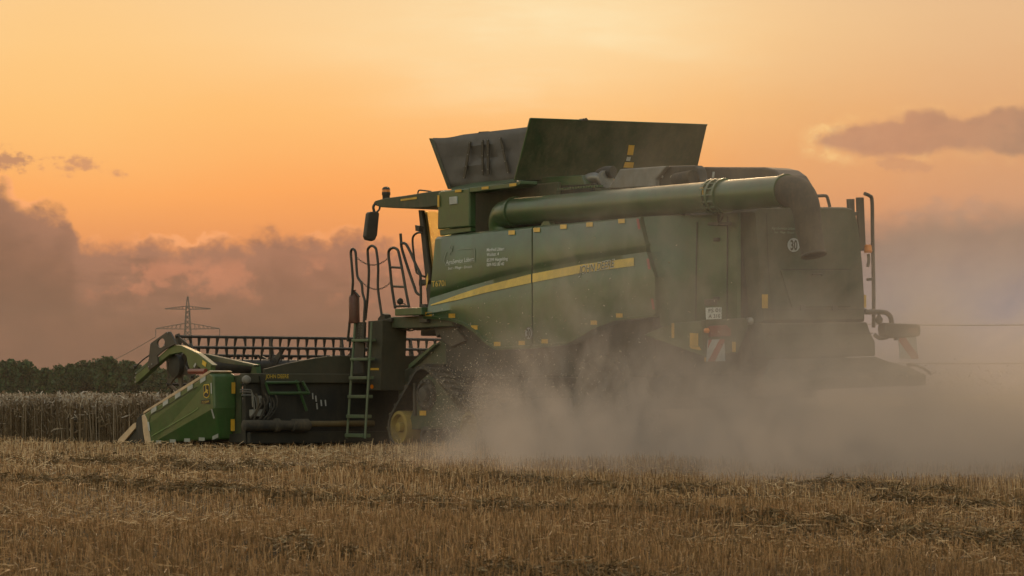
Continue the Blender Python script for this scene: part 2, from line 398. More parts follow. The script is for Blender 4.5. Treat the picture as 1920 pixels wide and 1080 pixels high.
# --- left flank: panel with a stepped crease
TOP = [(816, 445), (904, 434.5), (998, 425), (1200, 406.5)]
CRE = [(806, 559), (835, 550), (871, 539), (936, 521), (998, 507.5), (1091, 489), (1213, 472)]
LOW = [(800, 588), (868, 577), (936, 570.5), (998, 563), (1091, 543), (1229, 519)]
BOT = [(796, 593), (842, 596), (871, 605), (894, 620), (912, 639), (933, 652), (1003, 648), (1065, 641), (1091, 628), (1117, 611), (1156, 597), (1230, 589)]
def flank(px, py):
    """how far out the flank stands at a photo position"""
    t, c, l, b = pl(TOP, px), pl(CRE, px), pl(LOW, px), pl(BOT, px)
    l = min(l, b - 2)
    if py <= c - 14: return 1.52 + .10 * max(0, (py - t) / (c - 14 - t))
    if py <= c: return 1.62 - .034 * ((py - c + 14) / 14) ** 1.5
    if py <= l: return 1.586 + .094 * (py - c) / (l - c)
    return 1.68 - .05 * (py - l) / (b - l)
FL = ('Y', flank)
def flank_panel(l0, l1, name):
    """l0, l1: left and right edge as (px at top, crease, low, bottom)"""
    N = 26; rows = []
    def row(fy, k0, k1, f):
        out = []
        for i in range(N):
            u = i / (N - 1); x = k0 + (k1 - k0) * u; y = fy(x); out.append(f(x, y))
        rows.append(out)
    sP = lambda x, y: S(x, y, FL)
    mid = lambda e, q: e[0] + (e[1] - e[0]) * q
    row(lambda x: pl(TOP, x), l0[0], l1[0], lambda x, y: S(x, y, FL) + Vector((0, -.22, .015)))
    row(lambda x: pl(TOP, x), l0[0], l1[0], lambda x, y: S(x, y, FL) + Vector((0, -.04, .008)))
    row(lambda x: pl(TOP, x) + 4, l0[0], l1[0], sP)
    row(lambda x: (pl(TOP, x) + pl(CRE, x)) / 2, mid(l0, .5), mid(l1, .5), sP)
    row(lambda x: pl(CRE, x) - 14, mid(l0, .9), mid(l1, .9), sP)
    row(lambda x: pl(CRE, x) - 8, mid(l0, .94), mid(l1, .94), sP)
    row(lambda x: pl(CRE, x) - 3, mid(l0, .98), mid(l1, .98), sP)
    row(lambda x: pl(CRE, x), l0[1], l1[1], sP)
    row(lambda x: pl(CRE, x) * .5 + min(pl(LOW, x), pl(BOT, x) - 2) * .5, (l0[1] + l0[2]) / 2, (l1[1] + l1[2]) / 2, sP)
    row(lambda x: min(pl(LOW, x), pl(BOT, x) - 2), l0[2], l1[2], sP)
    row(lambda x: pl(BOT, x) - .8, l0[3], l1[3], sP)
    row(lambda x: pl(BOT, x), l0[3], l1[3], lambda x, y: S(x, y, FL) + Vector((0, .035, 0)))
    row(lambda x: pl(BOT, x) + 4.5, l0[3], l1[3], lambda x, y: S(x, y, FL) + Vector((0, .035, 0)))
    row(lambda x: pl(BOT, x) + 4.5, l0[3], l1[3], lambda x, y: S(x, y, FL) + Vector((0, -.16, 0)))
    # end returns, so that the panel reads as a pressed sheet with depth
    for k in (0, -1):
        pass
    mb = MB().grid(rows)
    for k in (0, N - 1):
        e = [r[k] for r in rows[1:-1]]; mb.grid([e, [p + Vector((0, -.14, 0)) for p in e]])
    return mb.build(name, M['green'], combine, smooth=True)
pan1 = flank_panel((816, 806, 800, 796), (996.6, 996.6, 996.6, 996.6), 'side_panel')
pan2 = flank_panel((999.2, 999.2, 999.2, 999.2), (1199, 1212, 1228, 1229), 'side_panel')
# yellow stripe along the flank
SU = [(808.5, 571), (835, 562), (858, 553), (910, 536), (998, 513.5), (1091, 496), (1189, 483)]
SB = [(808.5, 573), (835, 567), (858, 562.5), (910, 549), (998, 530), (1091, 511.5), (1190, 498.5)]
for x0, x1, par in ((808.5, 996.4, pan1), (999.4, 1189.5, pan2)):
    xs = [x0 + (x1 - x0) * i / 24 for i in range(25)]
    MB().grid([[S(x, pl(SU, x) * (1 - q) + pl(SB, x) * q, FL) + Vector((0, .009, 0)) for x in xs] for q in (0, .25, .5, .75, 1)]).build('stripe', M['decal_yellow'], par, smooth=True)
for x, y, par in ((801, 531, pan1), (804, 589, pan1), (848, 592, pan1), (890, 614, pan1), (960, 436, pan1), (933, 645, pan1), (979, 643, pan1),
                  (1007, 431, pan2), (1057, 425, pan2), (1106, 421, pan2), (1166, 414.5, pan2), (1022, 640, pan2), (1114, 605, pan2), (1162, 591.5, pan2)):
    w = 3 if x == 801 else 6
    sl_ = -.05 if y < 500 else 0
    decal('reflector', [(x - w, y - 4 - sl_ * w), (x + w, y - 4 + sl_ * w), (x + w, y + 4 + sl_ * w), (x - w, y + 4 - sl_ * w)] if x != 801 else [(799.5, 522), (803, 512), (803.5, 526), (800, 541)], FL, M['amber'], par)
for x, y in ((1197, 420), (1216, 495), (1224, 570)):
    decal('red_reflector', [(x - 3, y - 10), (x + 1.5, y - 10), (x + 4.5, y + 10), (x, y + 10)], FL, M['redfilm'], pan2)
lettering('JOHN DEERE', (1086, 514.5), (1154, 500.5), 15.0, FL, M['white_film'], pan2, .012, .18, bold=.03)
lettering('JOHN DEERE', (1086.5, 514), (1153.5, 500), 14.0, FL, M['green_dark'], pan2, .016, .18, bold=.004)
lettering('T670i', (810, 538), (836, 536), 11, FL, M['decal_yellow'], pan1)
lettering('AgraService Löbert', (837, 496), (889, 489.5), 8.5, FL, M['white_film'], pan1, lean=.12)
lettering('Saat - Pflege - Drusch', (841, 505.5), (886, 502), 5.0, FL, M['white_film'], pan1, lean=.12)
for s_, y0, y1, xe in (('Manfred Löbert', 471.5, 469.2, 946.5), ('Waldstr. 4', 480.5, 479, 936), ('85399 Hargelding', 491, 487.6, 953), ('089-903 80 40', 499.5, 497.5, 946)):
    lettering(s_, (913.5, y0), (xe, y1), 6.2, FL, M['white_film'], pan1, lean=.1, bold=.01)
fr = MB()                                            # thin outline of the trade sign with two wheat ears
def stroke(mb, pts, surf, wpx=.5, off=.007):
    for (x0, y0), (x1, y1) in zip(pts, pts[1:]):
        d = Vector((x1 - x0, y1 - y0)).normalized(); nx, ny = -d.y * wpx, d.x * wpx
        nrm = Vector((0, 1, 0)) if surf[0] == 'Y' else Vector((-1, 0, 0))
        mb.prism([S(*q, surf) + nrm * off for q in ((x0 + nx, y0 + ny), (x1 + nx, y1 + ny), (x1 - nx, y1 - ny), (x0 - nx, y0 - ny))], nrm * .001)
M['faint'] = mat('faded_white_film', (.22, .25, .19), .5)
stroke(fr, [(858, 468), (888, 465.5), (890.5, 467), (891, 491)], FL)
stroke(fr, [(836, 498.2), (888, 492.5)], FL, .35)
for a, b in (((846, 459), (848, 467)), ((843, 462), (847, 470)), ((850, 460), (847, 472)), ((838, 472), (835, 480)), ((835, 478), (833, 490)), ((833, 490), (837, 498)), ((845, 472), (843, 478))): stroke(fr, [a, b], FL, .6)
fr.build('sign_outline', M['faint'], pan1)
def speed_sign(cx, cy, rx, ry, surf, parent, h):
    c = [(cx + rx * math.cos(q), cy + ry * math.sin(q)) for q in (2 * math.pi * k / 28 for k in range(28))]
    o = decal('speed_sign', c, surf, M['sign_film'], parent, .012)
    lettering('30', (cx - rx * .56, cy + h / 2), (cx + rx * .56, cy + h / 2), h, surf, M['black'], parent, .020, name='lettering', bold=.03)
    return o
speed_sign(993, 625, 7.6, 12.6, FL, pan2, 16)
rg = MB()
for q0 in range(28):
    a0, a1 = 2 * math.pi * q0 / 28, 2 * math.pi * (q0 + 1) / 28
    rg.prism([S(993 + 7.6 * k * math.cos(a), 625 + 12.6 * k * math.sin(a), FL) + Vector((0, .016, 0)) for a, k in ((a0, .99), (a1, .99), (a1, .86), (a0, .86))], (0, .002, 0))
rg.build('sign_rim', M['black'], pan2)

# --- body behind the flank: chassis core, rear shroud and hood
MB().span((2.6, -1.42, 1.05), (-2.7, 1.40, 3.02)).span((-2.7, -.95, 1.05), (-4.0, .90, 3.0)).build('body_core', M['dark'], combine, bevel=.03)
def shroud():
    rows = []
    for x, y, o in ((1200.8, 406.5, -.20), (1200.8, 406.5, 0), (1215, 472, .03), (1230.8, 519, .05), (1231.5, 600, .04), (1231.5, 612, -.02)):
        e = S(min(x, 1229), min(y, 588), FL) if y < 590 else P(x, y, Y=1.62); z = e.z if y != 406.5 or o == 0 else e.z
        e = Vector((e.x - .03, e.y - .025 + min(o, 0), z)); k = max(o, 0); s_ = min(o, 0)
        rows.append([e, Vector((e.x * .5 - 1.55, 1.44 + k + s_, z)), Vector((-3.18, 1.22 + k + s_, z)), Vector((-3.30, 1.08 + k + s_, z)), Vector((-3.5, 1.01 + k * .6 + s_, z)), Vector((-3.8, .98 + k * .4 + s_, z)), Vector((-4.0, .965 + k * .3 + s_, z)), Vector((-4.02, .93 + s_, z))])
    return MB().grid(rows).build('rear_side_panel', M['green'], combine, smooth=True)
shr = shroud()
gm = MB()
for poly in ([(-3.31, 1.125, 3.15), (-3.31, 1.14, 2.4), (-3.31, 1.15, 1.7)], [(-3.82, 1.0, 3.2), (-3.82, 1.005, 2.4), (-3.82, 1.01, 1.7)]): gm.tube([Vector(p) for p in poly], .009, 5)
gm.build('panel_seam', M['dark'], shr)
for z in (2.9, 2.1): MB().box((-3.62, 1.03, z), (.10, .05, .05)).build('latch', M['black'], shr, bevel=.01)
decal('reflector', rect(1421, 470, 1428, 497, 1), ('X', -4.1), M['amber'], shr)
HX = -4.26
def hood():
    out = [(1411, 396), (1416, 389), (1430, 387.5), (1590, 387.5), (1601, 390), (1607, 398), (1613, 425), (1621, 500), (1624.5, 560), (1625, 604), (1428, 606), (1424, 560), (1416, 470)]
    face = [P(x, y, X=HX) for x, y in out]
    cx = sum(p.y for p in face) / len(face); cz = sum(p.z for p in face) / len(face)
    rows = []
    for s, dx in ((1.0, 1.4), (1.0, .12), (.985, .04), (.955, .0)):
        rows.append([Vector((HX + dx, cx + (p.y - cx) * s, cz + (p.z - cz) * s)) for p in face + face[:1]])
    mb = MB().grid(rows); k = len(mb.v); mb.add([Vector(p) for p in rows[-1][:-1]], [tuple(range(len(face)))])
    return mb.build('rear_hood', M['seed'], combine, smooth=True)
hd = hood()
HS = ('X', HX)
MB().prism([P(x, y, X=HX) for x, y in ((1462, 507), (1592, 506), (1594, 575), (1484, 577))], (-.02, 0, 0)).build('access_door', M['seed'], hd, bevel=.012)
gm = MB(); stroke(gm, [(1466, 505.5), (1592, 505)], HS, .9, .012); stroke(gm, [(1428, 581), (1624, 580)], HS, 1.1, .012); gm.build('groove', M['dark'], hd)
for x in (1500, 1560): MB().prism([P(x, 572, X=HX - .02), P(x + 9, 572, X=HX - .02), P(x + 9, 582, X=HX - .02), P(x, 582, X=HX - .02)], (-.02, 0, 0)).build('door_hinge', M['black'], hd, bevel=.004)
MB().tube(catm([P(1524, 516, X=HX - .02), P(1524, 514, X=HX - .06), P(1540, 514, X=HX - .06), P(1540, 516, X=HX - .02)], 4), .012).build('door_handle', M['black'], hd, smooth=True)
gm = MB(); stroke(gm, [(1470, 520), (1487, 567)], HS, .7, .012); stroke(gm, [(1437, 400), (1440, 500), (1450, 600)], HS, .6, .006); gm.build('panel_seam', M['dark'], hd)
lettering('AgraService Löbert', (1446, 430), (1492, 431), 5, HS, M['faint'], hd, .01, .1)
lettering('Saat - Pflege - Drusch', (1451, 437), (1488, 438), 3.8, HS, M['faint'], hd, .01, .1)
speed_sign(1487, 459.5, 11.6, 13, HS, hd, 18)
for a in (rect(1428, 552, 1439, 578), rect(1619.5, 553, 1623.5, 577)): decal('warning_label', a, HS, M['amber'], hd)
MB().tube(catm([P(1532, 367.5, X=-4.0), P(1546, 367, X=-4.0), P(1551, 370, X=-4.0), P(1556, 388, X=-4.0)], 4), .022).build('handrail', M['black'], hd, smooth=True)
# lower rear: louvred box, dusty ledge, chopper
mb = MB()
mb.prism([P(x, y, X=-4.30) for x, y in ((1428, 606), (1626, 604), (1632, 622), (1641, 640), (1642, 668), (1440, 672), (1432, 640))], (.7, 0, 0))
lb = mb.build('rear_box', M['seed'], combine, bevel=.02)
gm = MB(); stroke(gm, [(1440, 627), (1636, 625)], ('X', -4.31), .9, .008); stroke(gm, [(1452, 655), (1640, 653)], ('X', -4.31), .9, .008); gm.build('groove', M['dark'], lb)
sp = [(1442, 672, -4.35), (1642, 668, -4.35), (1668, 678, -4.6), (1706, 690, -4.9), (1738, 702, -5.1), (1560, 706, -5.25), (1452, 715, -5.0), (1432, 700, -4.7)]
MB().prism([P(x, y, X=X) for x, y, X in sp], (0, 0, -.16)).build('straw_spreader', M['seed'], combine, bevel=.03)
clod = MB()
for k in range(46):
    u, v = random.random(), random.random(); p = P(1455 + 255 * u, 680 + 22 * v, X=-4.55 - .45 * v); r = .015 + .03 * random.random()
    clod.lathe(p - Vector((0, 0, .04)), (random.uniform(-.3, .3), random.uniform(-.3, .3), 1), [(0, r), (r * .7, r * .8), (r * 1.2, r * .25)], 6)
MB().tube(catm([P(1703, 683, X=-4.7), P(1722, 687, X=-4.8), P(1736, 694, X=-4.95), P(1746, 702, X=-5.0)], 4), .02).build('spreader_bar', M['black'], combine, smooth=True)
clod.build('caked_chaff', mat('caked_chaff', (.16, .12, .08), .95), combine)['kind'] = 'stuff'
# chassis, axle and rear wheels
MB().span((3.2, -.75, .75), (-3.6, .75, 1.25)).build('chassis', M['dark'], combine, bevel=.03)
MB().box((-1.75, 0, .72), (.3, 2.5, .24)).build('rear_axle', M['black'], combine, bevel=.03)
def wheel(y, s):
    c = Vector((-1.55, y, .68)); ax = (0, s, 0)
    w = empty('rear_wheel'); w.parent = combine
    MB().lathe(c, ax, [(-.25, .36), (-.26, .58), (-.2, .66), (0, .69), (.2, .66), (.26, .58), (.25, .36)], 40).build('tyre', M['rubber'], w, smooth=True)
    lug = MB()
    for k in range(22):
        q = 2 * math.pi * k / 22; d = Vector((math.cos(q), 0, math.sin(q)))
        lug.box(c + d * .675 + Vector((0, s * (.12 if k % 2 else -.12), 0)), (.06, .26, .05), Matrix.Rotation(-q + math.pi / 2, 3, 'Y') @ Matrix.Rotation(.5 if k % 2 else -.5, 3, 'Z'))
    lug.build('tread', M['rubber'], w)
    MB().lathe(c, ax, [(.05, .37), (.22, .38), (.24, .34), (.10, .26), (.10, .12), (.18, .10), (.18, .03)], 32).build('rim', M['dirty_yellow'], w, smooth=True)
wheel(1.28, 1); wheel(-1.28, -1)
# slanted lower guard behind the flank with its stickers, and the left lamp group
g = MB().prism([P(x, y, Y=1.45) for x, y in ((1206, 628), (1256, 606), (1330, 600), (1334, 668), (1318, 668), (1262, 648))], (0, -.08, 0)).build('rear_guard', M['green'], combine, bevel=.012)
for a in (rect(1260, 606, 1265, 634), rect(1294, 624, 1310, 648, 1), [(1293, 648), (1312, 650), (1316, 657), (1297, 654)]): decal('warning_label', a, ('Y', 1.45), M['amber'], g)
LX = -4.22
lampset = MB().prism([P(x, y, X=LX) for x, y in ((1322, 600), (1400, 596), (1404, 612), (1384, 662), (1326, 664))], (.10, 0, 0)).build('lamp_bracket', M['green_dark'], combine, bevel=.015)
MB().prism([P(x, y, X=LX - .02) for x, y in ((1324, 577), (1353, 576), (1353, 598), (1325, 599))], (.015, 0, 0)).build('number_plate', M['white_film'], lampset)
PX = ('X', LX - .02)
lettering('FS 01', (1328, 586), (1350, 585), 7, PX, M['black'], lampset, .006, bold=.01); lettering('A 310', (1328, 596.5), (1350, 595.5), 7, PX, M['black'], lampset, .006, bold=.01)
MB().prism([P(x, y, X=LX - .03) for x, y in ((1330, 561), (1346, 560), (1345, 572), (1331, 573))], (.12, 0, 0)).build('plate_lamp', M['black'], lampset, bevel=.01)
MB().prism([P(x, y, X=LX - .04) for x, y in ((1331, 611), (1363, 609), (1371, 617), (1371, 630), (1332, 632))], (.06, 0, 0)).build('tail_lamp', M['red'], lampset, bevel=.012)
MB().lathe(P(1326, 620, X=LX - .03), (-1, 0, 0), [(-.03, .035), (.01, .035), (.025, .015)], 12).build('turn_lamp', M['orange'], lampset, smooth=True)
MB().lathe(P(1407, 602, X=LX - .0), (-1, 0, 0), [(-.05, .05), (.01, .05), (.02, .03)], 14).build('reverse_lamp', M['steel'], lampset, smooth=True)
def board(q, X, dirn, parent):
    """red and white hazard board; q = four corners clockwise from top left in photo positions"""
    b = MB().prism([P(x, y, X=X) for x, y in q], (.012, 0, 0)).build('warning_board', M['sign_film'], parent)
    L = lambda u, v: tuple((q[0][k] * (1 - u) + q[1][k] * u) * (1 - v) + (q[3][k] * (1 - u) + q[2][k] * u) * v for k in (0, 1))
    f = (lambda u, v: L(1 - u, v)) if dirn < 0 else L
    bands = [[(.66, 0), (1, 0), (1, .22), (.36, 1), (0, 1), (0, .82)]] if dirn < 0 else [[(.70, 0), (1, 0), (1, .12), (.42, 1), (.05, 1)], [(0, 0), (.22, 0), (0, .42)]]
    for k in bands: decal('warning_stripe', [f(u, v) for u, v in k], ('X', X), M['redfilm'], parent, .004)
    return b
board([(1328, 637), (1358, 636), (1360, 677), (1325, 678)], LX - .03, 1, lampset)
decal('reflector', rect(1372, 641, 1379, 660), ('X', LX), M['amber'], lampset); decal('reflector', rect(1320, 670, 1326, 678), ('X', LX), M['amber'], lampset)
RX = -4.25
rb = MB().tube(catm([P(1622, 585, X=RX), P(1645, 585, X=RX), P(1660, 586, X=RX), P(1668, 592, X=RX), P(1671, 600, X=RX), P(1672, 609, X=RX)], 4), .035).build('lamp_arm', M['black'], combine, smooth=True)
MB().prism([P(x, y, X=RX - .1) for x, y in ((1661, 605), (1724, 608), (1727, 613), (1727, 627), (1723, 631), (1682, 634), (1661, 629), (1659, 617))], (.16, 0, 0)).build('tail_lamp', M['black'], rb, bevel=.02)
decal('red_lens', rect(1702, 614, 1720, 624, 1), ('X', RX - .1), M['redpaint'], rb)
board([(1685, 631), (1718, 632), (1721.5, 673), (1687.5, 673)], RX - .06, -1, rb)
MB().prism([P(x, y, X=RX - .05) for x, y in ((1680, 632), (1718, 632), (1718, 638), (1680, 638))], (.05, 0, 0)).build('board_bracket', M['black'], rb)
MB().lathe(P(1648, 600, X=RX), (0, 0, 1), [(-.055, .02), (-.03, .05), (.02, .055), (.05, .03), (.09, .015)], 12).build('work_lamp', M['black'], rb, smooth=True)
MB().tube(catm([P(1640, 628, X=RX), P(1650, 634, X=RX), P(1664, 632, X=RX)], 4), .03).build('bracket', M['black'], rb, smooth=True)
# rear ladder and rail on the far side
rl = MB()
rl.prism([P(x, y, X=-4.0) for x, y in ((1591, 373), (1602.5, 373), (1604, 440), (1594, 440))], (.05, 0, 0)).prism([P(x, y, X=-4.0) for x, y in ((1608.5, 370), (1620, 370), (1624, 470), (1612, 470))], (.05, 0, 0))
rl.prism([P(x, y, X=-3.99) for x, y in ((1602, 398), (1610, 396), (1610, 403), (1602, 405))], (.03, 0, 0)).prism([P(x, y, X=-3.99) for x, y in ((1604, 432), (1612, 431), (1612, 437), (1606, 438))], (.03, 0, 0))
rl = rl.build('rear_ladder', M['black'], combine, bevel=.006)
MB().tube(catm([P(1621, 363, X=-4.1), P(1630, 367, X=-4.1), P(1635, 377, X=-4.1), P(1636, 440, X=-4.1), P(1638, 540, X=-4.1), P(1638, 614, X=-4.1)], 5), .026).tube([P(1626, 524, X=-4.1), P(1637, 523, X=-4.1)], .02).build('handrail', M['black'], rl, smooth=True)
bc = MB().tube(catm([P(1627, 500, X=-4.15), P(1629, 488, X=-4.15), P(1628, 476, X=-4.15)], 4), .022).build('beacon_arm', M['black'], combine, smooth=True)
MB().lathe(P(1627.5, 474, X=-4.15), (0, 0, 1), [(0, .05), (.03, .062), (.035, .055), (.10, .05), (.115, .03)], 16).build('beacon_lens', M['orange'], bc, smooth=True)

# --- grain tank and its raised covers
tank = MB().prism([(2.62, -1.5, 3.02), (2.62, 1.42, 3.02), (2.62, 1.42, 3.92), (2.62, -1.5, 3.92)], (-2.2, 0, 0))
tank = MB().span((2.5, -1.5, 3.0), (.1, 1.05, 3.90)).build('grain_tank', M['green_dark'], combine, bevel=.02)
# cover panels
rt_ = [P(995, 222, X=.12), P(1326, 234, X=.12), P(1303, 335, X=.60), P(965, 338, X=.60)]
rp = MB().prism(rt_, (.035, 0, .01)).build('cover_panel', M['green_dark'], combine, bevel=.006)
RPS = ('X', lambda x, y: .12 + .48 * (y - 228) / 110)
for a, m in ((([(1178, 272), (1189, 272.5), (1186, 291), (1175, 290.5)]), 'amber'), ([(1175, 294), (1182, 294.3), (1180.5, 302), (1173, 301.6)], 'grey_film'), ([(1171, 304), (1188, 304.5), (1186, 315), (1168, 314)], 'amber')):
    decal('warning_label', a, RPS, M[m], rp, .01)
MB().prism([P(x, y, X=.1) for x, y in ((1090, 226), (1094, 222), (1100, 221), (1104, 226))], (.1, 0, 0)).build('hinge', M['black'], rp)
e_ = MB(); e_.tube([rt_[3], rt_[0]], .012, 6); e_.tube([rt_[0], rt_[1]], .010, 6); e_.build('edge_trim', M['green'], rp)
FX_ = 2.95
fp = MB().prism([(3.08, 1.36, 4.73), (2.64, 1.30, 3.93), (2.64, -1.5, 3.93), (3.08, -1.58, 4.76)], (.035, 0, 0)).build('cover_panel', M['green_dark'], combine)
# canvas gusset of the left side, slightly sagging between its battens
rows = []
for j in range(9):
    v = j / 8; rr = []
    for i in range(33):
        u = i / 32
        a = P(811.5, 258.5, Y=1.34).lerp(P(845.5, 352, Y=1.27), v); b = P(998, 237, Y=1.42).lerp(P(968, 338, Y=1.40), v)
        sag = -.042 * math.sin(math.pi * u) * math.sin(v * 15 + 2.5 * u + .8 * math.sin(7 * u)) * (1 - abs(2 * v - 1) * .5)
        tp = -.02 * math.sin(math.pi * min(1, u / .3)) if u < .3 else 0
        rr.append(a.lerp(b, u) + Vector((0, sag, tp * (1 - v))))
    rows.append(rr)
cv = MB().grid(rows); cvo = cv.build('cover_canvas', M['canvas'], combine, smooth=True)
sol = cvo.modifiers.new('thickness', 'SOLIDIFY'); sol.thickness = .012
def CV(px, py): return ('Y', lambda x, y: (1.34 + .08 * (x - 811) / 187) * (1 - (y - 258) / 90) + (1.27 + .13 * (x - 811) / 187) * (y - 258) / 90)
for q in ([(885, 266), (889, 266), (878, 334.5), (873, 335.5)], [(908.5, 263.5), (912, 263), (912, 329), (909, 329)], [(918, 262), (922, 262), (923, 327), (919.5, 328)], [(942, 259), (945.5, 258), (960.5, 324), (956, 325)]):
    MB().prism([S(x, y, CV(x, y)) + Vector((0, .045, 0)) for x, y in q], (0, .012, 0)).build('batten', M['black'], cvo)
for x0, y0, x1, y1, n_ in ((887, 268, 875, 334, 4), (910, 265, 910.5, 320, 3), (920, 263, 921, 318, 3), (943, 260, 958, 324, 4)):
    for k in range(n_):
        u = k / (n_ - 1); x, y = x0 + (x1 - x0) * u, y0 + (y1 - y0) * u
        MB().lathe(S(x, y, CV(x, y)) + Vector((0, .056, 0)), (0, 1, 0), [(0, .011), (.008, .007)], 6).build('rivet', M['steel'], cvo)
rv = MB().prism([P(x, y, Y=1.36) for x, y in ((896, 250), (898, 247), (914, 246), (911, 250))], (0, -.06, 0)).build('latch', M['black'], cvo)
# sloped collar under the canvas and the long top rail
MB().prism([P(845, 352, Y=1.28), P(898, 339, Y=1.28), P(966, 333.5, Y=1.38), P(968, 340, Y=1.46), P(905, 350, Y=1.46), P(846, 357, Y=1.46)], (0, -.05, -.01)).build('tank_collar', M['green'], tank, bevel=.008)
MB().prism([P(968, 345, Y=1.0), P(984, 334, Y=1.0), P(1090, 328, Y=1.0), P(1100, 352, Y=1.0), P(1060, 366, Y=1.0)], (0, -.12, 0)).build('tank_side', M['green'], tank, bevel=.015)
cab_box = MB().prism([P(x, y, Y=1.52) for x, y in ((821, 362), (826, 358), (880, 352), (880, 425), (820, 430))], (0, -.12, 0))
cab_box = cab_box.build('tool_cabinet', M['green'], combine, bevel=.02)
MB().prism([P(x, y, Y=1.48) for x, y in ((824, 431), (882, 425), (882, 434), (825, 442))], (0, -.1, 0)).build('cabinet_base', M['green'], cab_box, bevel=.01)
MB().prism([P(x, y, Y=1.535) for x, y in ((842, 369.5), (856, 368), (856.5, 382), (842.5, 384))], (0, -.03, 0)).build('work_lamp', M['grey_film'], cab_box, bevel=.006)
MB().prism([P(x, y, Y=1.53) for x, y in ((880, 351.5), (966, 342), (976, 338), (976, 345), (966, 351), (880, 361))], (0, -.3, 0)).build('top_rail', M['green'], cab_box, bevel=.01)
for a in (rect(854, 356.2, 866, 361, -1.2), rect(904, 350.6, 917, 355.4, -1.2), rect(956, 344.6, 969, 350, -1.6), rect(821, 366, 824.5, 388)):
    decal('reflector', a, ('Y', 1.53), M['amber'], cab_box, .008)
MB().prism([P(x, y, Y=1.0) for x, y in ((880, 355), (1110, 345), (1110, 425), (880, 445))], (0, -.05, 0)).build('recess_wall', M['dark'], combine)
MB().span((2.4, 1.0, 3.03), (-2.8, 1.40, 3.10)).build('deck', M['dark'], combine)
# --- unloading auger
au = empty('unloading_auger'); au.parent = combine
AY = 1.30
a0, a1 = P(965, 397.5, Y=AY), P(1348, 367.5, Y=AY)
a2 = P(1473, 358.5, Y=AY)
MB().tube([a0, a1], .205, 32).build('auger_tube', M['green'], au, smooth=True)
MB().tube([a1, a2], .205, 32).build('auger_tube', M['green'], au, smooth=True)
el_ = catm([P(945, 440, Y=1.22), P(941, 420, Y=1.24), P(945, 404, Y=1.27), P(956, 399.5, Y=AY), P(972, 397, Y=AY)], 6)
MB().tube(el_, [.20] * (len(el_)), 28).build('elbow', M['green'], au, smooth=True)
ax_ = (a1 - a0).normalized()
for t_, r_, w_ in ((0, .238, .022), (.10, .238, .022), (.24, .232, .02)): MB().lathe(a1 - ax_ * (.11 - t_), ax_, [(-w_, r_), (w_, r_)], 32).build('flange', M['green'], au, smooth=True)
for c_, r_ in ((a0 + ax_ * .02, .228), (a2, .225)): MB().lathe(c_, ax_, [(-.02, r_), (.025, r_)], 32).build('flange', M['green'], au, smooth=True)
u = ax_.orthogonal().normalized(); w = ax_.cross(u); b0 = None
for k in range(16):
    q = 2 * math.pi * k / 16; off = (u * math.cos(q) + w * math.sin(q)) * .222
    if b0 is None: b0 = MB().lathe(a1 - ax_ * .16, ax_, [(-.0, .014), (.30, .014)], 6).build('bolt', M['green'], au); c_ = b0
    else: c_ = b0.copy(); COL.objects.link(c_)
    c_.parent = au; c_.location = off
decal('reflector', [(1313, 352), (1319, 351.5), (1319.5, 365), (1313.5, 366)], ('Y', AY + .205), M['amber'], au)
bracket = MB().prism([P(x, y, Y=1.47) for x, y in ((923, 392), (933, 389), (935, 403), (931, 408), (924, 408))], (0, -.04, 0)).build('bracket', M['green'], au, bevel=.004)
MB().prism([P(x, y, Y=1.45) for x, y in ((1012, 425), (1019, 415), (1028, 415), (1034, 423))], (0, -.1, 0)).build('auger_rest', M['green'], au)
rk = MB()
for k in range(16): rk.box(P(1050 + 5 * k, 357 - .42 * k, Y=AY) + Vector((0, 0, .015)), (.022, .10, .03))
rk.build('toothed_rack', M['green'], au)
MB().tube([P(1347, 400, Y=AY), P(1347, 412, Y=1.2), P(1350, 420, Y=1.1)], .02).tube([P(1356, 402, Y=AY), P(1352, 412, Y=1.2), P(1350, 419, Y=1.1)], .018).box(P(1350, 420, Y=1.1), (.22, .25, .04)).build('support', M['black'], au)
MB().box(P(1287, 402, Y=1.15), (.06, .1, .22)).build('support', M['black'], au)
# rubber spout
spv = catm([a2 + ax_ * .02, P(1489, 360, Y=AY), P(1502, 369, Y=AY), P(1511, 390, Y=AY), P(1517, 430, Y=AY), P(1526, 478, Y=AY)], 8)
MB().tube(spv, [.205 if i < 14 else .205 - .05 * (i - 14) / (len(spv) - 15) for i in range(len(spv))], 28, cap=False).build('rubber_spout', M['rubber'], au, smooth=True)
e2 = P(1526, 478, Y=AY); dd = (spv[-1] - spv[-2]).normalized(); u = dd.orthogonal().normalized(); w = dd.cross(u)
MB().tube([e2 + (u * math.cos(q) + w * math.sin(q)) * .158 for q in (2 * math.pi * k / 28 for k in range(28))], .016, 6, closed=True).build('spout_rim', M['endplate'], au, smooth=True)
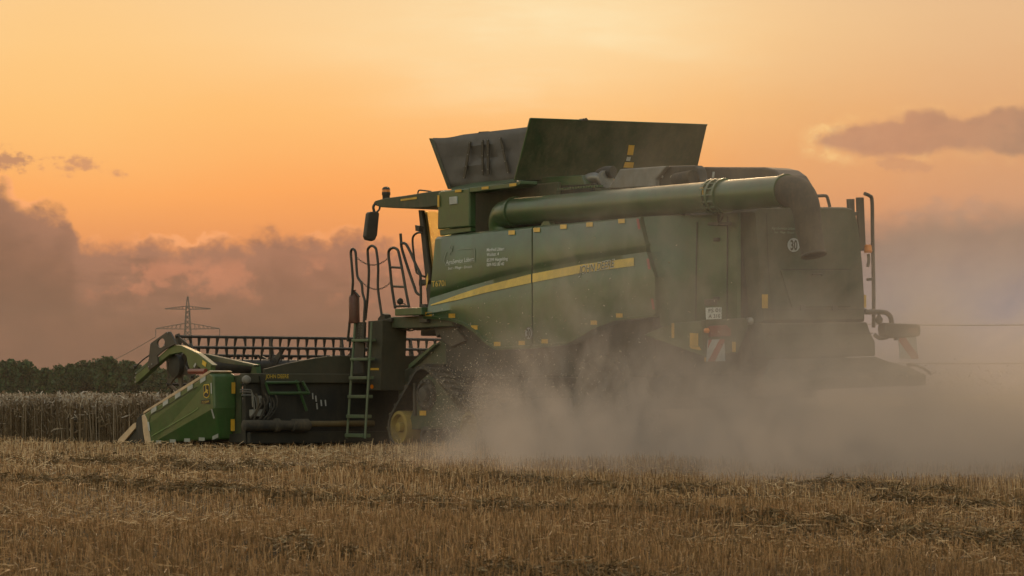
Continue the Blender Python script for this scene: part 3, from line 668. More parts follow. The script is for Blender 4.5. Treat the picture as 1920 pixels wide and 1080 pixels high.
# --- engine bay: exhaust, heat shield box, motor housing and cooling hood
eng = empty('engine_bay'); eng.parent = combine
MB().prism([P(x, y, Y=.85) for x, y in ((1140, 354), (1162, 317), (1250, 311), (1229, 336), (1229, 350))], (0, -.3, 0)).build('heat_shield', M['grey'], eng, bevel=.02)
MB().tube(catm([P(1096, 352, Y=.9), P(1100, 338, Y=.88), P(1112, 333, Y=.85), P(1126, 334, Y=.8)], 6), .075, 18).build('exhaust_pipe', M['steel'], eng, smooth=True)
MB().tube(catm([P(1118, 350, Y=.8), P(1120, 334, Y=.78), P(1132, 324, Y=.75), P(1150, 322, Y=.7)], 6), .085, 18).build('intake_elbow', M['black'], eng, smooth=True)
MB().lathe(P(1135, 336, Y=.78), (1, 0, 0), [(-.03, .13), (.03, .13)], 20).build('pipe_clamp', M['steel'], eng, smooth=True)
MB().prism([P(x, y, Y=.78) for x, y in ((1229, 350), (1229, 336), (1250, 311), (1302, 310), (1308, 316), (1314, 345))], (0, -.15, 0)).build('motor_housing', M['black'], eng, bevel=.02)
for x in (1242, 1259): MB().lathe(P(x, 331.5, Y=.79), (0, 1, 0), [(0, .022), (.012, .018)], 12).build('bolt', M['steel'], eng, smooth=True)
MB().tube([P(1268, 338, Y=.85), P(1300, 332, Y=.85)], .10, 18).build('filter', M['rubber'], eng, smooth=True)
MB().span((.1, -1.2, 3.03), (-2.6, .8, 3.45)).build('engine_deck', M['green_dark'], eng, bevel=.02)
prof = [(1312, 317), (1355, 315.5), (1440, 316), (1482, 316), (1500, 320), (1514, 330), (1524, 346), (1532, 368), (1545, 420), (1312, 420)]
ch = MB().prism([P(x, y, Y=-1.3) for x, y in prof], (0, .5, 0)).build('cooling_hood', M['black'], eng, bevel=.03)
decal('warning_label', [(1337, 322), (1341, 322), (1339.5, 333), (1335.5, 333)], ('Y', -.79), M['grey_film'], eng)

# --- cab
cab = empty('cab'); cab.parent = combine
RY = 1.12
MB().prism([P(x, y, Y=RY) for x, y in ((700, 379), (704, 376), (722, 371.5), (760, 366.5), (800, 360), (835, 356), (836, 384), (800, 389), (765, 391), (735, 390), (712, 388.5), (703, 385))], (0, -2.24, 0)).build('roof', M['green_dark'], cab, bevel=.015)
roof = cab.children[0]; roof.parent = combine; bcn = empty('beacon'); bcn.parent = combine
MB().tube(catm([P(783, 366, Y=1.0), P(785, 357.5, Y=1.0), P(792, 357, Y=1.0), P(808, 359, Y=1.0)], 4), .012).build('antenna_loop', M['black'], roof, smooth=True)
decal('roof_marker', [(752, 373.5), (782, 369), (782, 373), (752, 377)], ('Y', RY), M['amber'], roof)
bx = P(724, 371, Y=1.0)
MB().lathe(bx, (0, 0, 1), [(-.02, .06), (.035, .06), (.05, .07), (.09, .068)], 18).build('beacon_base', M['black'], bcn, smooth=True)
MB().lathe(bx + Vector((0, 0, .085)), (0, 0, 1), [(0, .066), (.03, .067), (.035, .064), (.045, .064)], 18).build('beacon_lens', M['orange'], bcn, smooth=True)
MB().lathe(bx + Vector((0, 0, .13)), (0, 0, 1), [(0, .066), (.02, .062), (.04, .045), (.048, .02)], 18).build('beacon_cap', M['black'], bcn, smooth=True)
CY = .95
MB().prism([P(x, y, Y=CY) for x, y in ((784, 394), (790, 394), (806, 512), (812, 585), (802, 585), (796, 512))], (0, -.07, 0)).build('door_pillar', M['black'], cab, bevel=.01)
MB().prism([P(x, y, Y=CY - .03) for x, y in ((789, 396), (840, 396), (852, 590), (811, 590), (806, 512))], (0, -.006, 0)).build('side_window', M['glass'], cab)
MB().prism([P(x, y, Y=CY) for x, y in ((840, 392), (856, 392), (868, 590), (852, 590))], (0, -1.9, 0)).build('rear_wall', M['dark'], cab)
fa = [P(785, 396, Y=CY - .06), P(797, 512, Y=CY - .06), P(804, 590, Y=CY - .06)]
MB().grid([[p + Vector((.25 * math.sin(math.pi * k / 10), -1.86 * k / 10, 0)) for k in range(11)] for p in fa]).build('windscreen', M['glass'], cab, smooth=True)
MB().prism([p + Vector((0, -1.86, 0)) for p in (P(784, 394, Y=CY), P(790, 394, Y=CY), P(812, 585, Y=CY), P(802, 585, Y=CY))], (0, -.07, 0)).build('door_pillar', M['black'], cab, bevel=.01)
MB().span((2.75, -.98, 1.72), (4.0, .96, 2.02)).build('cab_floor', M['dark'], cab, bevel=.02)
sb = MB().span((3.0, -.28, 2.02), (3.5, .28, 2.5)).prism([(3.0, -.27, 2.5), (3.12, -.27, 2.5), (3.0, -.22, 3.2), (2.9, -.22, 3.2)], (0, .5, 0)).build('driver_seat', M['black'], cab, bevel=.03)
MB().prism([P(788, 397, Y=.80), P(799, 398, Y=.80), P(812, 500, Y=.80), P(803, 512, Y=.80)], (0, -.02, 0)).build('sun_blind', mat('sun_blind', (.30, .20, .12), .8), cab)
MX = 4.72
ms = [P(x, y, X=MX) for x, y in ((691, 400), (694, 397), (709, 396), (712, 400), (708, 441), (704, 450), (699, 452), (688, 449.5), (685.5, 443))]
mi = MB().prism(ms, (.10, 0, 0)).build('mirror', M['endplate'], combine, bevel=.02)
MB().tube(catm([P(704, 381, X=MX + .05), P(700, 388, X=MX + .05), P(702, 398, X=MX + .05)], 4), .022).tube(catm([P(712, 388, X=MX + .05), P(711, 393, X=MX + .05), P(706, 398, X=MX + .05)], 4), .016).build('mirror_arm', M['black'], mi, smooth=True)
MB().tube(catm([P(x, y, Y=1.02) for x, y in ((791, 436), (782, 437), (774, 446), (775, 470), (780, 507), (786, 514), (796, 519))], 4), .017).build('grab_handle', M['black'], cab, smooth=True)
MB().prism([P(x, y, Y=1.02) for x, y in ((778, 422), (786, 423), (786, 434), (779, 433))], (0, -.04, 0)).tube([P(784, 428, Y=1.0), P(793, 424, Y=.97)], .012).build('small_lamp', M['black'], cab)
# --- access platform, rails, ladder
plat = empty('access_platform'); plat.parent = combine
MB().prism([P(x, y, Y=1.72) for x, y in ((740, 579), (790, 576), (791, 590), (740, 592))], (0, -.6, 0)).build('platform_step', M['green'], plat, bevel=.01)
MB().prism([P(x, y, Y=1.55) for x, y in ((716, 598), (735, 594), (800, 592), (845, 598), (850, 612), (760, 616), (718, 614))], (0, -.5, 0)).build('platform_beam', M['green_dark'], plat, bevel=.015)
MB().prism([P(x, y, Y=1.6) for x, y in ((708, 597), (716, 587), (721, 590), (722, 598), (733, 596), (733, 604), (722, 606), (718, 640), (708, 640))], (0, -.12, 0)).build('pivot_bracket', M['black'], plat, bevel=.01)
MB().prism([P(x, y, Y=1.62) for x, y in ((785, 576), (789, 570), (793, 570), (799, 576), (800, 605), (786, 605))], (0, -.12, 0)).build('post_socket', M['black'], plat, bevel=.01)
RYY = 1.70
def rail(pts, r=.021, k=5, Y=RYY, name='handrail'): return MB().tube(catm([P(x, y, Y=Y) for x, y in pts], k), r, 8).build(name, M['black'], plat, smooth=True)
rail([(652, 640), (657, 590), (661, 540), (661.5, 522), (659, 490), (657.8, 474), (659.5, 468), (662.5, 467), (666, 471), (667.3, 480), (669, 508), (671, 520), (678, 532), (680, 550), (684, 566), (683, 590), (681, 640)], Y=1.85)
rail([(685, 600), (689, 560), (691, 530), (691.5, 505), (689.5, 475), (690.5, 466), (697, 460.8), (704, 465), (706.5, 475), (709, 500), (708.5, 535), (711, 560), (716, 592)])
rail([(741, 578), (735, 540), (731, 500), (728.5, 478), (730, 469), (737, 464.5), (745, 468), (748.5, 478), (755, 510), (761, 545), (767, 576)], .022)
MB().tube([P(733.5, 501, Y=RYY), P(752.5, 502, Y=RYY)], .018).tube([P(738, 537, Y=RYY), P(759.5, 538, Y=RYY)], .018).tube([P(741, 574, Y=RYY), P(767, 574, Y=RYY)], .018).build('rail_rung', M['black'], plat, smooth=True)
rail([(751, 438), (752, 452), (753, 464), (760, 488), (770, 518), (777, 538), (780, 547), (785, 552), (789, 553)], .022, Y=1.6)
rail([(752.5, 457), (757, 456), (762, 459), (770, 474), (780, 497), (787, 511), (788.5, 520), (789, 552), (789, 575)], .022, Y=1.6)
MB().prism([P(x, y, Y=1.6) for x, y in ((785, 524), (799, 524), (799, 533), (788, 534), (785, 536))], (0, -.1, 0)).build('rail_bracket', M['black'], plat, bevel=.006)
def chain(a, b, sag, nm=14):
    mb = MB()
    for i in range(nm):
        t0, t1 = i / nm, (i + 1.25) / nm
        q = [P(a[0] + (b[0] - a[0]) * t, a[1] + (b[1] - a[1]) * t + sag * 4 * t * (1 - t), Y=RYY) for t in (t0, t1)]
        c = (q[0] + q[1]) / 2; d = (q[1] - q[0]); L = d.length / 2; d.normalize(); s_ = d.orthogonal().normalized() if i % 2 else d.cross(d.orthogonal()).normalized()
        mb.tube([c + d * L * math.cos(w) + s_ * .011 * math.sin(w) for w in (2 * math.pi * k / 8 for k in range(8))], .0045, 5, closed=True)
    mb.build('safety_chain', M['black'], plat, smooth=True)
chain((668, 482), (728, 484), 14); chain((676, 526), (733, 529), 15)
MB().lathe(P(749, 565, Y=RYY) , (-1, .2, 0), [(-.02, .03), (.0, .045), (.04, .05), (.06, .035)], 14).tube(catm([P(749, 571, Y=RYY), P(757, 569, Y=RYY), P(763, 575, Y=RYY)], 4), .008).build('work_lamp', M['black'], plat, smooth=True)
ext = MB().lathe(P(664.5, 606, Y=1.8), (.02, 0, 1), [(0, .075), (.02, .085), (.40, .085), (.45, .06), (.47, .03), (.52, .03)], 18).build('fire_extinguisher', M['redpaint'], None, smooth=True)
tag(ext, 'dark red fire extinguisher strapped upright beside the access ladder rail', 'fire extinguisher')
MB().tube(catm([P(663, 547, Y=1.8), P(668, 549, Y=1.82), P(674, 556, Y=1.84)], 4), .012).build('hose', M['black'], ext, smooth=True)
lad = empty('ladder'); lad.parent = combine
lb0, lb1, lt0, lt1 = P(650.5, 822, Y=2.1), P(684.5, 822, Y=2.1), P(666, 604, Y=1.80), P(697, 604, Y=1.80)
for a, b in ((lb0, lt0), (lb1, lt1)): MB().tube([a, b], .020, 8).build('ladder_rail', M['tread'], lad, smooth=True)
for yy in (638.5, 674, 709, 744, 781, 816.5):
    t = (822 - yy) / (822 - 604); a, b = lb0.lerp(lt0, t), lb1.lerp(lt1, t)
    MB().span(a + Vector((0, .05, -.025)), b + Vector((0, -.10, .025))).build('step', M['tread'], lad, bevel=.008)
sp_ = MB().prism([P(x, y, Y=1.72) for x, y in ((690, 602), (717, 600), (716, 640), (712, 732), (687, 732))], (0, -.45, 0)).build('side_box', M['backboard'], combine, bevel=.012)
decal('warning_label', rect(695, 690, 711, 694), ('Y', 1.72), M['amber'], sp_)
decal('red_reflector', [(698 + 3 * math.cos(k), 731 - 6 + 4 * math.sin(k)) for k in np.linspace(0, 2 * math.pi, 12, endpoint=False)], ('Y', 1.72), M['orange'], sp_)
pp = MB().prism([P(x, y, Y=1.78) for x, y in ((664, 604), (684, 604), (681, 700), (660, 700))], (0, -.03, 0)).build('perforated_plate', M['black'], combine)
for k in range(6):
    for j in range(2): MB().lathe(P(674 + 5.5 * j - .6 * k, 608 + 5 * k, Y=1.782), (0, 1, 0), [(0, .007), (.003, .007)], 6).build('bolt', M['steel'], pp)

# --- crawler tracks
def hull(pts):
    pts = sorted(set((round(x, 5), round(y, 5)) for x, y in pts)); cr = lambda o, a, b: (a[0] - o[0]) * (b[1] - o[1]) - (a[1] - o[1]) * (b[0] - o[0])
    def half(p):
        h = []
        for q in p:
            while len(h) > 1 and cr(h[-2], h[-1], q) <= 0: h.pop()
            h.append(q)
        return h[:-1]
    return half(pts) + half(pts[::-1])
YT = 1.75
CIR = [(3.40, .30, .295), (1.42, .30, .295), (2.70, .86, .37)]
def track():
    tr = empty('track_unit'); tr.parent = combine
    h = hull([(cx + r_ * math.cos(q), cz + r_ * math.sin(q)) for cx, cz, r_ in CIR for q in (2 * math.pi * k / 40 for k in range(40))])
    seg = []; L = 0
    for i, p in enumerate(h):
        q = h[(i + 1) % len(h)]; d = math.hypot(q[0] - p[0], q[1] - p[1]); seg.append((p, q, d)); L += d
    pts = []; n_ = 150; i = 0; acc = 0
    for k in range(n_):
        s_ = k * L / n_
        while s_ > acc + seg[i][2]: acc += seg[i][2]; i += 1
        p, q, d = seg[i]; t = (s_ - acc) / d; pts.append((p[0] + (q[0] - p[0]) * t, p[1] + (q[1] - p[1]) * t))
    belt = MB(); W_ = .62; lug = MB()
    N = len(pts); vs = []
    for k in range(N):
        a, b = pts[k - 1], pts[(k + 1) % N]; t = Vector((b[0] - a[0], b[1] - a[1])).normalized(); nx, nz = t.y, -t.x
        x, z = pts[k]
        vs += [(x, YT, z), (x, YT - W_, z), (x - nx * .04, YT - W_, z - nz * .04), (x - nx * .04, YT, z - nz * .04)]
        if k % 5 == 0:
            c = Vector((x + nx * .018, YT - W_ / 2, z + nz * .018)); ang = -math.atan2(t.y, t.x)
            for s_ in (-1, 1): lug.box(c + Vector((t.x * .03 * s_, s_ * .16, t.y * .03 * s_)), (.055, .30, .05), Matrix.Rotation(ang, 3, 'Y') @ Matrix.Rotation(.35 * s_, 3, 'Z'))
    belt.add(vs, [(k * 4 + j, k * 4 + (j + 1) % 4, ((k + 1) % N) * 4 + (j + 1) % 4, ((k + 1) % N) * 4 + j) for k in range(N) for j in range(4)])
    belt.add(lug.v, lug.f); belt.build('belt', M['rubber'], tr)
    for cx in (3.40, 1.42):
        w = MB().lathe((cx, YT - .02, .30), (0, 1, 0), [(-.5, .25), (-.02, .255), (.0, .25), (.01, .20), (-.06, .17), (-.06, .08), (.02, .07), (.03, .03)], 30).build('idler_wheel', M['dirty_yellow'], tr, smooth=True)
    for cx in (2.1, 2.7): MB().lathe((cx, YT - .06, .17), (0, 1, 0), [(-.45, .15), (.0, .15), (.01, .10), (-.03, .09), (-.03, .04)], 22).build('roller', M['black'], tr, smooth=True)
    MB().prism([(3.35, YT - .1, .26), (3.15, YT - .1, .52), (2.95, YT - .1, 1.0), (2.7, YT - .1, 1.12), (2.42, YT - .1, 1.0), (1.75, YT - .1, .5), (1.5, YT - .1, .26), (2.1, YT - .1, .30)], (0, -.4, 0)).build('track_frame', M['green_dark'], tr, bevel=.02)
    hub = MB().lathe((2.70, YT - .1, .80), (0, 1, 0), [(-.02, .24), (.05, .24), (.06, .19), (.03, .17), (.03, .12), (.10, .11), (.11, .05)], 28)
    for k in range(14): q = 2 * math.pi * k / 14; hub.lathe((2.70 + .215 * math.cos(q), YT - .045, .80 + .215 * math.sin(q)), (0, 1, 0), [(0, .018), (.016, .016)], 6)
    hub.build('drive_hub', M['black'], tr, smooth=True)
    MB().span((3.06, YT - .1, .48), (3.0, YT - .06, .98)).build('strut', M['black'], tr, bevel=.008)
    decal('warning_label', [(788, 770), (800, 770), (800, 779), (788, 779)], ('Y', YT - .1), M['amber'], tr, .01)
    return tr
tr0 = track()
tr1 = tr0.copy(); COL.objects.link(tr1); tr1.parent = combine; tr1.location = (0, -2.88, 0)
for ch_ in list(tr0.children):
    c_ = copy_to(ch_, tr1, (0, 0, 0))
    for g_ in ch_.children: copy_to(g_, c_, (0, 0, 0))
# front fender, feeder house
MB().prism([P(x, y, Y=1.35) for x, y in ((814, 646), (826, 638), (846, 600), (900, 640), (930, 690), (806, 692), (768, 691))], (0, -.5, 0)).build('front_fender', M['green_dark'], combine, bevel=.015)
MB().prism([P(x, y, Y=1.42) for x, y in ((766, 690), (772, 688), (818, 645), (814, 644), (766, 684))], (0, -.12, 0)).build('fender_edge', M['green'], combine)
MB().prism([P(x, y, Y=1.45) for x, y in ((812, 610), (850, 606), (872, 640), (845, 652), (828, 640), (824, 628), (818, 634))], (0, -.2, 0)).build('hinge_casting', M['black'], combine, bevel=.02)
hz_ = MB()
for k in range(5): hz_.tube(catm([P(740 + 14 * k, 612, Y=1.4), P(752 + 14 * k, 618 + 2 * (k % 2), Y=1.42), P(768 + 14 * k, 617, Y=1.4), P(785 + 14 * k, 612, Y=1.38)], 4), .012, 6)
hz_.build('hoses', M['rubber'], combine, smooth=True)
MB().prism([(2.6, -.75, 1.05), (5.0, -.75, .45), (5.0, -.75, 1.15), (2.6, -.75, 1.75)], (0, 1.5, 0)).build('feeder_house', M['green_dark'], combine, bevel=.02)

# --- cutting header
hdr = empty('cutting_header'); hdr.parent = combine
BX = 5.0
MB().prism([(BX, 3.52, .06), (BX, 3.52, 1.02), (BX + .06, 3.52, 1.02), (BX + .14, 3.52, .2), (7.55, 3.52, .10), (7.55, 3.52, .05)], (0, -7.2, 0)).build('table', M['dark'], hdr)
tb = MB().prism([(BX - .06, 3.56, .98), (BX - .06, 3.56, 1.13), (BX + .12, 3.56, 1.13), (BX + .12, 3.56, .98)], (0, -7.3, 0)).build('top_beam', M['backboard'], hdr, bevel=.015)
lettering('JOHN DEERE', (497.5, 709.5), (541, 709), 7.5, ('X', BX - .06), M['decal_yellow'], tb, .006)
hp = [(496, 699), (496, 692), (540, 681), (590, 671.5), (615, 668), (640, 667), (860, 667), (860, 702), (496, 702)]
MB().prism([P(x, y, X=BX + .02) for x, y in hp], (.06, 0, 0)).build('backboard', M['backboard'], hdr, bevel=.01)
MB().prism([(BX - .10, 3.5, .04), (BX - .10, 3.5, .22), (BX + .02, 3.5, .22), (BX + .02, 3.5, .04)], (0, -7.1, 0)).build('lower_beam', M['dark'], hdr, bevel=.02)
ff_ = MB()
lp = [P(x, y, X=BX - .16) for x, y in ((498, 717.5), (560, 717), (567, 715), (579, 737), (505, 737.5))]
ff_.tube([lp[0], lp[1]], .022).tube([lp[3], lp[4]], .026).tube([lp[2], lp[3]], .024).tube([lp[0], lp[4]], .02).tube([P(555, 713, X=BX - .15), P(575, 770, X=BX - .12)], .024)
ff_.build('back_frame', M['green'], hdr, smooth=True)
MB().prism([P(x, y, X=BX - .10) for x, y in ((487, 705), (496, 707), (512, 775), (502, 780))], (.06, 0, 0)).build('brace', M['black'], hdr)
hy = MB()
for k, (x, y) in enumerate(((450, 731), (450, 735), (453, 741))):
    hy.tube(catm([P(x, y, X=BX - .12), P(x + 18, y, X=BX - .14), P(x + 22 + 2 * k, y + 5, X=BX - .14), P(x + 24 + 3 * k, y + 32, X=BX - .14)], 4), .011, 6)
hy.build('hydraulic_pipes', M['steel'], hdr, smooth=True)
hy = MB()
for k in range(7):
    a = P(480 + 6 * k, 738 + 4 * (k % 3), X=BX - .15); hy.tube(catm([a, a + Vector((-.04, -.02, -.12)), a + Vector((-.02, .05 * (k % 2), -.25)), a + Vector((0, .10, -.38))], 4), .016, 6)
hy.build('hydraulic_hoses', M['rubber'], hdr, smooth=True)
MB().prism([P(x, y, X=BX - .16) for x, y in ((474, 768), (496, 767), (496, 780), (474, 781))], (.12, 0, 0)).prism([P(x, y, X=BX - .18) for x, y in ((484, 742), (491, 742), (491, 756), (484, 756))], (.08, 0, 0)).build('valve_block', M['grey'], hdr, bevel=.008)
MB().lathe(P(462, 712, X=BX - .14), (-1, 0, 0), [(-.06, .03), (-.04, .06), (0, .072), (.04, .06), (.06, .03)], 16).build('accumulator', M['grey'], hdr, smooth=True)
MB().lathe(P(455, 798, X=BX - .2), (0, -1, 0), [(0, .05), (.02, .085), (.55, .085), (.57, .11), (.63, .11), (.65, .075), (.86, .075), (.88, .10), (1.15, .10), (1.2, .05)], 20).build('drive_housing', M['rubber'], hdr, smooth=True)
MB().tube([P(576, 795, X=BX - .2), P(700, 794, X=BX - .2)], .048, 14).build('drive_shaft_guard', M['dull_guard'], hdr, smooth=True)
ct = MB()
for x, y in ((586, 737), (592, 742), (594, 756), (602, 750), (610, 750), (506, 756), (509, 762)): ct.tube([P(x, y, X=BX - .12), P(x + 1, y + 11, X=BX - .14)], .012, 6)
ct.build('couplers', M['steel'], hdr, smooth=True)
# end shield
ES = 3.85
def es_shield():
    o = [(268, 776, ES), (393, 698, ES), (399, 703, ES), (401, 765, ES), (412, 824, ES - .16), (283, 832, ES - .02), (272, 833, ES), (267, 803, ES)]
    vs = [P(x, y, Y=Y) for x, y, Y in o]; n_ = len(vs)
    inn = [Vector((p.x, ES - .40, p.z)) for p in vs]
    mb = MB().add(vs + inn, [(0, 1, 2, 3, 5, 6, 7), (3, 4, 5), tuple(range(2 * n_ - 1, n_ - 1, -1))] + [(i, i + n_, (i + 1) % n_ + n_, (i + 1) % n_) for i in range(n_)])
    return mb.build('end_shield', M['green_clean'], combine, bevel=.035, seg=4)
es = es_shield(); ESF = ('Y', ES)
def esf(px, py):
    """the lower facet of the shield leans inward"""
    a, b = Vector((283, 832)), Vector((401, 765)); d = (b - a).normalized(); q = Vector((px, py)) - a
    below = q.y * d.x - q.x * d.y
    return ES - max(0, below) * .16 / 56
ESL = ('Y', esf)
for cx, cy, w, h, sk in ((381, 712, 5, 4.2, -.62), (357, 726.5, 5, 4.2, -.62), (334, 741, 5, 4.2, -.62), (311, 755, 5, 4.2, -.62), (289, 768.5, 5, 4.2, -.62),
                         (379, 823.5, 5.4, 3.2, .03), (351.6, 825.2, 5.4, 3.2, .03), (324.5, 827, 5.4, 3.2, .03), (298, 828.6, 5, 3, .03), (404.5, 819, 5.4, 3.6, -.5)):
    decal('reflector', [(cx - w, cy - h - sk * w), (cx + w, cy - h + sk * w), (cx + w, cy + h + sk * w), (cx - w, cy + h - sk * w)], ESL, M['grey_film'], es)
decal('reflector', [(395.5, 718), (397.5, 718), (398, 738), (396, 738)], ESF, M['grey_film'], es)
decal('reflector', [(396, 767), (398.5, 767), (403.5, 784), (401, 785)], ESL, M['grey_film'], es)
decal('reflector', [(277, 791), (280, 791), (282, 808), (279, 808)], ESF, M['grey_film'], es)
stk = MB(); stroke(stk, [(284, 818), (358, 775), (370, 767), (371, 764)], ESF, .55, .004); stk.build('pressed_edge', mat('pale_green', (.16, .27, .09), .4), es)  # paler green line along the pressed edge
stk = MB(); stroke(stk, [(282, 779), (300, 769), (370, 725.5)], ESF, .6, .004); stroke(stk, [(282, 779), (280, 790)], ESF, .5, .004); stk.build('pressed_groove', M['dark'], es)
ex_ = P(399, 740, Y=ES).x - .03
for x0, y0, x1, y1 in ((433, 717, 440, 738), (431.5, 786, 439, 808)):
    decal('reflector', rect(x0, y0, x1, y1), ('X', ex_), M['amber'], es, .02)
# emblem: a leaping stag in a rounded shield
emb = [(381.6, 724), (383, 721), (391.8, 720), (393.2, 722.5), (393.6, 739), (392.6, 744), (388, 746.5), (383.4, 744.5), (382.2, 741)]
def grow(poly, k): cx, cy = sum(p[0] for p in poly) / len(poly), sum(p[1] for p in poly) / len(poly); return [(cx + (x - cx) * k, cy + (y - cy) * k) for x, y in poly]
decal('emblem', grow(emb, 1.0), ESF, M['decal_yellow'], es, .005); decal('emblem', grow(emb, .86), ESF, M['dark'], es, .008)
for q in ([(386.6, 723), (387.4, 723), (387.8, 730.5), (390, 733), (391.6, 738), (390, 737.5), (388.2, 735.5), (385.2, 737), (383.6, 740), (383.3, 738.5), (384.6, 735), (386.6, 733.5)], [(388, 729.5), (391.5, 731.5), (391.3, 732.6), (388, 731.5)]):
    decal('emblem', q, ESF, M['decal_yellow'], es, .011)
decal('model_plate', [(377.4, 750.5), (393.6, 748.5), (394, 757.5), (377, 757)], ESF, M['dark'], es, .004)
lettering('725PF', (379, 756.4), (393, 755.4), 4.4, ESF, M['decal_yellow'], es, .008, .15)
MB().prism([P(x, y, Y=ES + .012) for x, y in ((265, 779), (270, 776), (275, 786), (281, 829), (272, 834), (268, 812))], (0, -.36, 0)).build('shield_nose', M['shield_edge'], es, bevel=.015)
MB().prism([P(x, y, Y=ES + .008) for x, y in ((268, 776.5), (269, 771.5), (330, 733), (392, 694.5), (396, 696.5), (393, 699.5), (331, 738.5))], (0, -.38, 0)).build('sunlit_edge_band', M['shield_edge'], es, bevel=.006)  # pale band: the sunlit rim of the shield is put into its colour
bl_ = [P(x, y, Y=ES - .02) for x, y in ((269, 773), (262, 778), (256, 786), (254, 796), (256, 812), (261, 832), (270, 833), (267, 806), (267, 786))]
MB().prism(bl_, (0, -.30, 0)).build('nose_bumper', M['rubber'], es, bevel=.012)
MB().prism([P(x, y, Y=ES - .02) for x, y in ((218, 832), (222, 823), (250, 794), (255, 792), (256, 800), (234, 826), (226, 832))], (0, -.10, 0)).build('crop_divider', M['shield_edge'], hdr, bevel=.006)
MB().prism([P(x, y, Y=ES - .05) for x, y in ((224, 834), (236, 822), (255, 801), (262, 815), (266, 835), (246, 831))], (0, -.06, 0)).build('divider_frame', M['dark'], hdr, bevel=.008)
MB().prism([P(x, y, Y=3.45) for x, y in ((440, 704), (449, 703), (451, 712), (452, 812), (440, 814))], (0, -.03, 0)).build('end_plate', M['green_dark'], hdr, bevel=.006)
# reel arm
AYY = 3.74
arm = [(254, 720), (253, 705), (296, 670), (318, 650.5), (329, 646.5), (341, 648.5), (370, 662), (399, 684.5), (395, 687), (394, 699), (377, 692), (368, 684), (357, 696), (352, 683), (349, 667), (341, 660.5), (333, 662), (318, 665), (298, 680)]
def sheet(poly, surf, vec, holes=()):
    bm = bmesh.new(); es_ = []
    for lp_ in [poly, *holes]:
        v = [bm.verts.new(S(x, y, surf)) for x, y in lp_]; es_ += [bm.edges.new((v[i], v[(i + 1) % len(v)])) for i in range(len(v))]
    bmesh.ops.triangle_fill(bm, edges=es_, use_beauty=True)
    r_ = bmesh.ops.extrude_face_region(bm, geom=list(bm.faces))
    bmesh.ops.translate(bm, verts=[g for g in r_['geom'] if isinstance(g, bmesh.types.BMVert)], vec=vec)
    bm.verts.ensure_lookup_table(); bm.verts.index_update()
    mb = MB().add([v.co.copy() for v in bm.verts], [tuple(v.index for v in f.verts) for f in bm.faces]); bm.free(); return mb
ram = sheet(arm, ('Y', AYY), (0, -.09, 0)).build('reel_arm', M['green_clean'], combine, bevel=.006)
MB().tube([P(356, 696.5, Y=AYY + .03), P(386, 696.5, Y=AYY + .03)], .045, 14).build('lift_cylinder', M['red'], ram, smooth=True)
MB().tube(catm([P(366, 702, Y=AYY), P(367, 710, Y=AYY), P(371, 711, Y=AYY), P(371, 703, Y=AYY)], 4), .012, 6).build('hose', M['tread'], ram, smooth=True)
decal('warning_label', [(380.5, 675), (388, 680), (386, 688), (379.5, 683)], ('Y', AYY), M['decal_yellow'], ram)
decal('reflector', [(367, 680), (368.5, 683), (365, 690), (363.5, 686)], ('Y', AYY), M['grey_film'], ram)
hole = [(301.5 + 7.2 * math.cos(k) + 1.2 * math.sin(k), 643 - 8.8 * math.sin(k)) for k in np.linspace(0, 2 * math.pi, 16, endpoint=False)]
plate = [(279, 670), (281.5, 644), (312, 622.4), (318, 621.6), (324, 632), (329, 645), (309, 655), (294, 667.5), (296, 682), (279, 694), (275.6, 687)]
sheet(plate, ('Y', AYY + .03), (0, -.03, 0), [hole]).build('arm_plate', M['endplate'], ram, bevel=.004)
for x, y in ((314, 624), (283, 645), (308, 648), (279, 688), (285, 683), (255, 700), (253.5, 708), (254, 716)): MB().lathe(P(x, y, Y=AYY + .035), (0, 1, 0), [(0, .016), (.012, .012)], 8).build('bolt', M['steel'], ram)
MB().tube(catm([P(253, 690, Y=AYY), P(258, 684, Y=AYY), P(270, 673, Y=AYY), P(281, 665.5, Y=AYY)], 4), .012, 6).build('hose', M['black'], ram, smooth=True)
MB().prism([P(x, y, Y=AYY - .02) for x, y in ((253.5, 699), (277, 678), (279, 681), (256, 702))], (0, -.05, 0)).build('slide_rail', M['tread'], ram)
MB().lathe(P(253, 688, Y=AYY), (0, 1, 0), [(-.03, .035), (.03, .035)], 12).build('end_roller', M['black'], ram, smooth=True)
MB().prism([P(x, y, Y=3.5) for x, y in ((375, 663), (382, 663), (477, 684), (476, 688), (440, 684), (392, 677))], (0, -.10, 0)).build('support_beam', M['green_dark'], hdr, bevel=.01)
MB().prism([P(x, y, Y=3.2) for x, y in ((473, 683), (479, 681), (482, 702), (470, 702))], (0, -.08, 0)).build('support_post', M['green'], hdr)
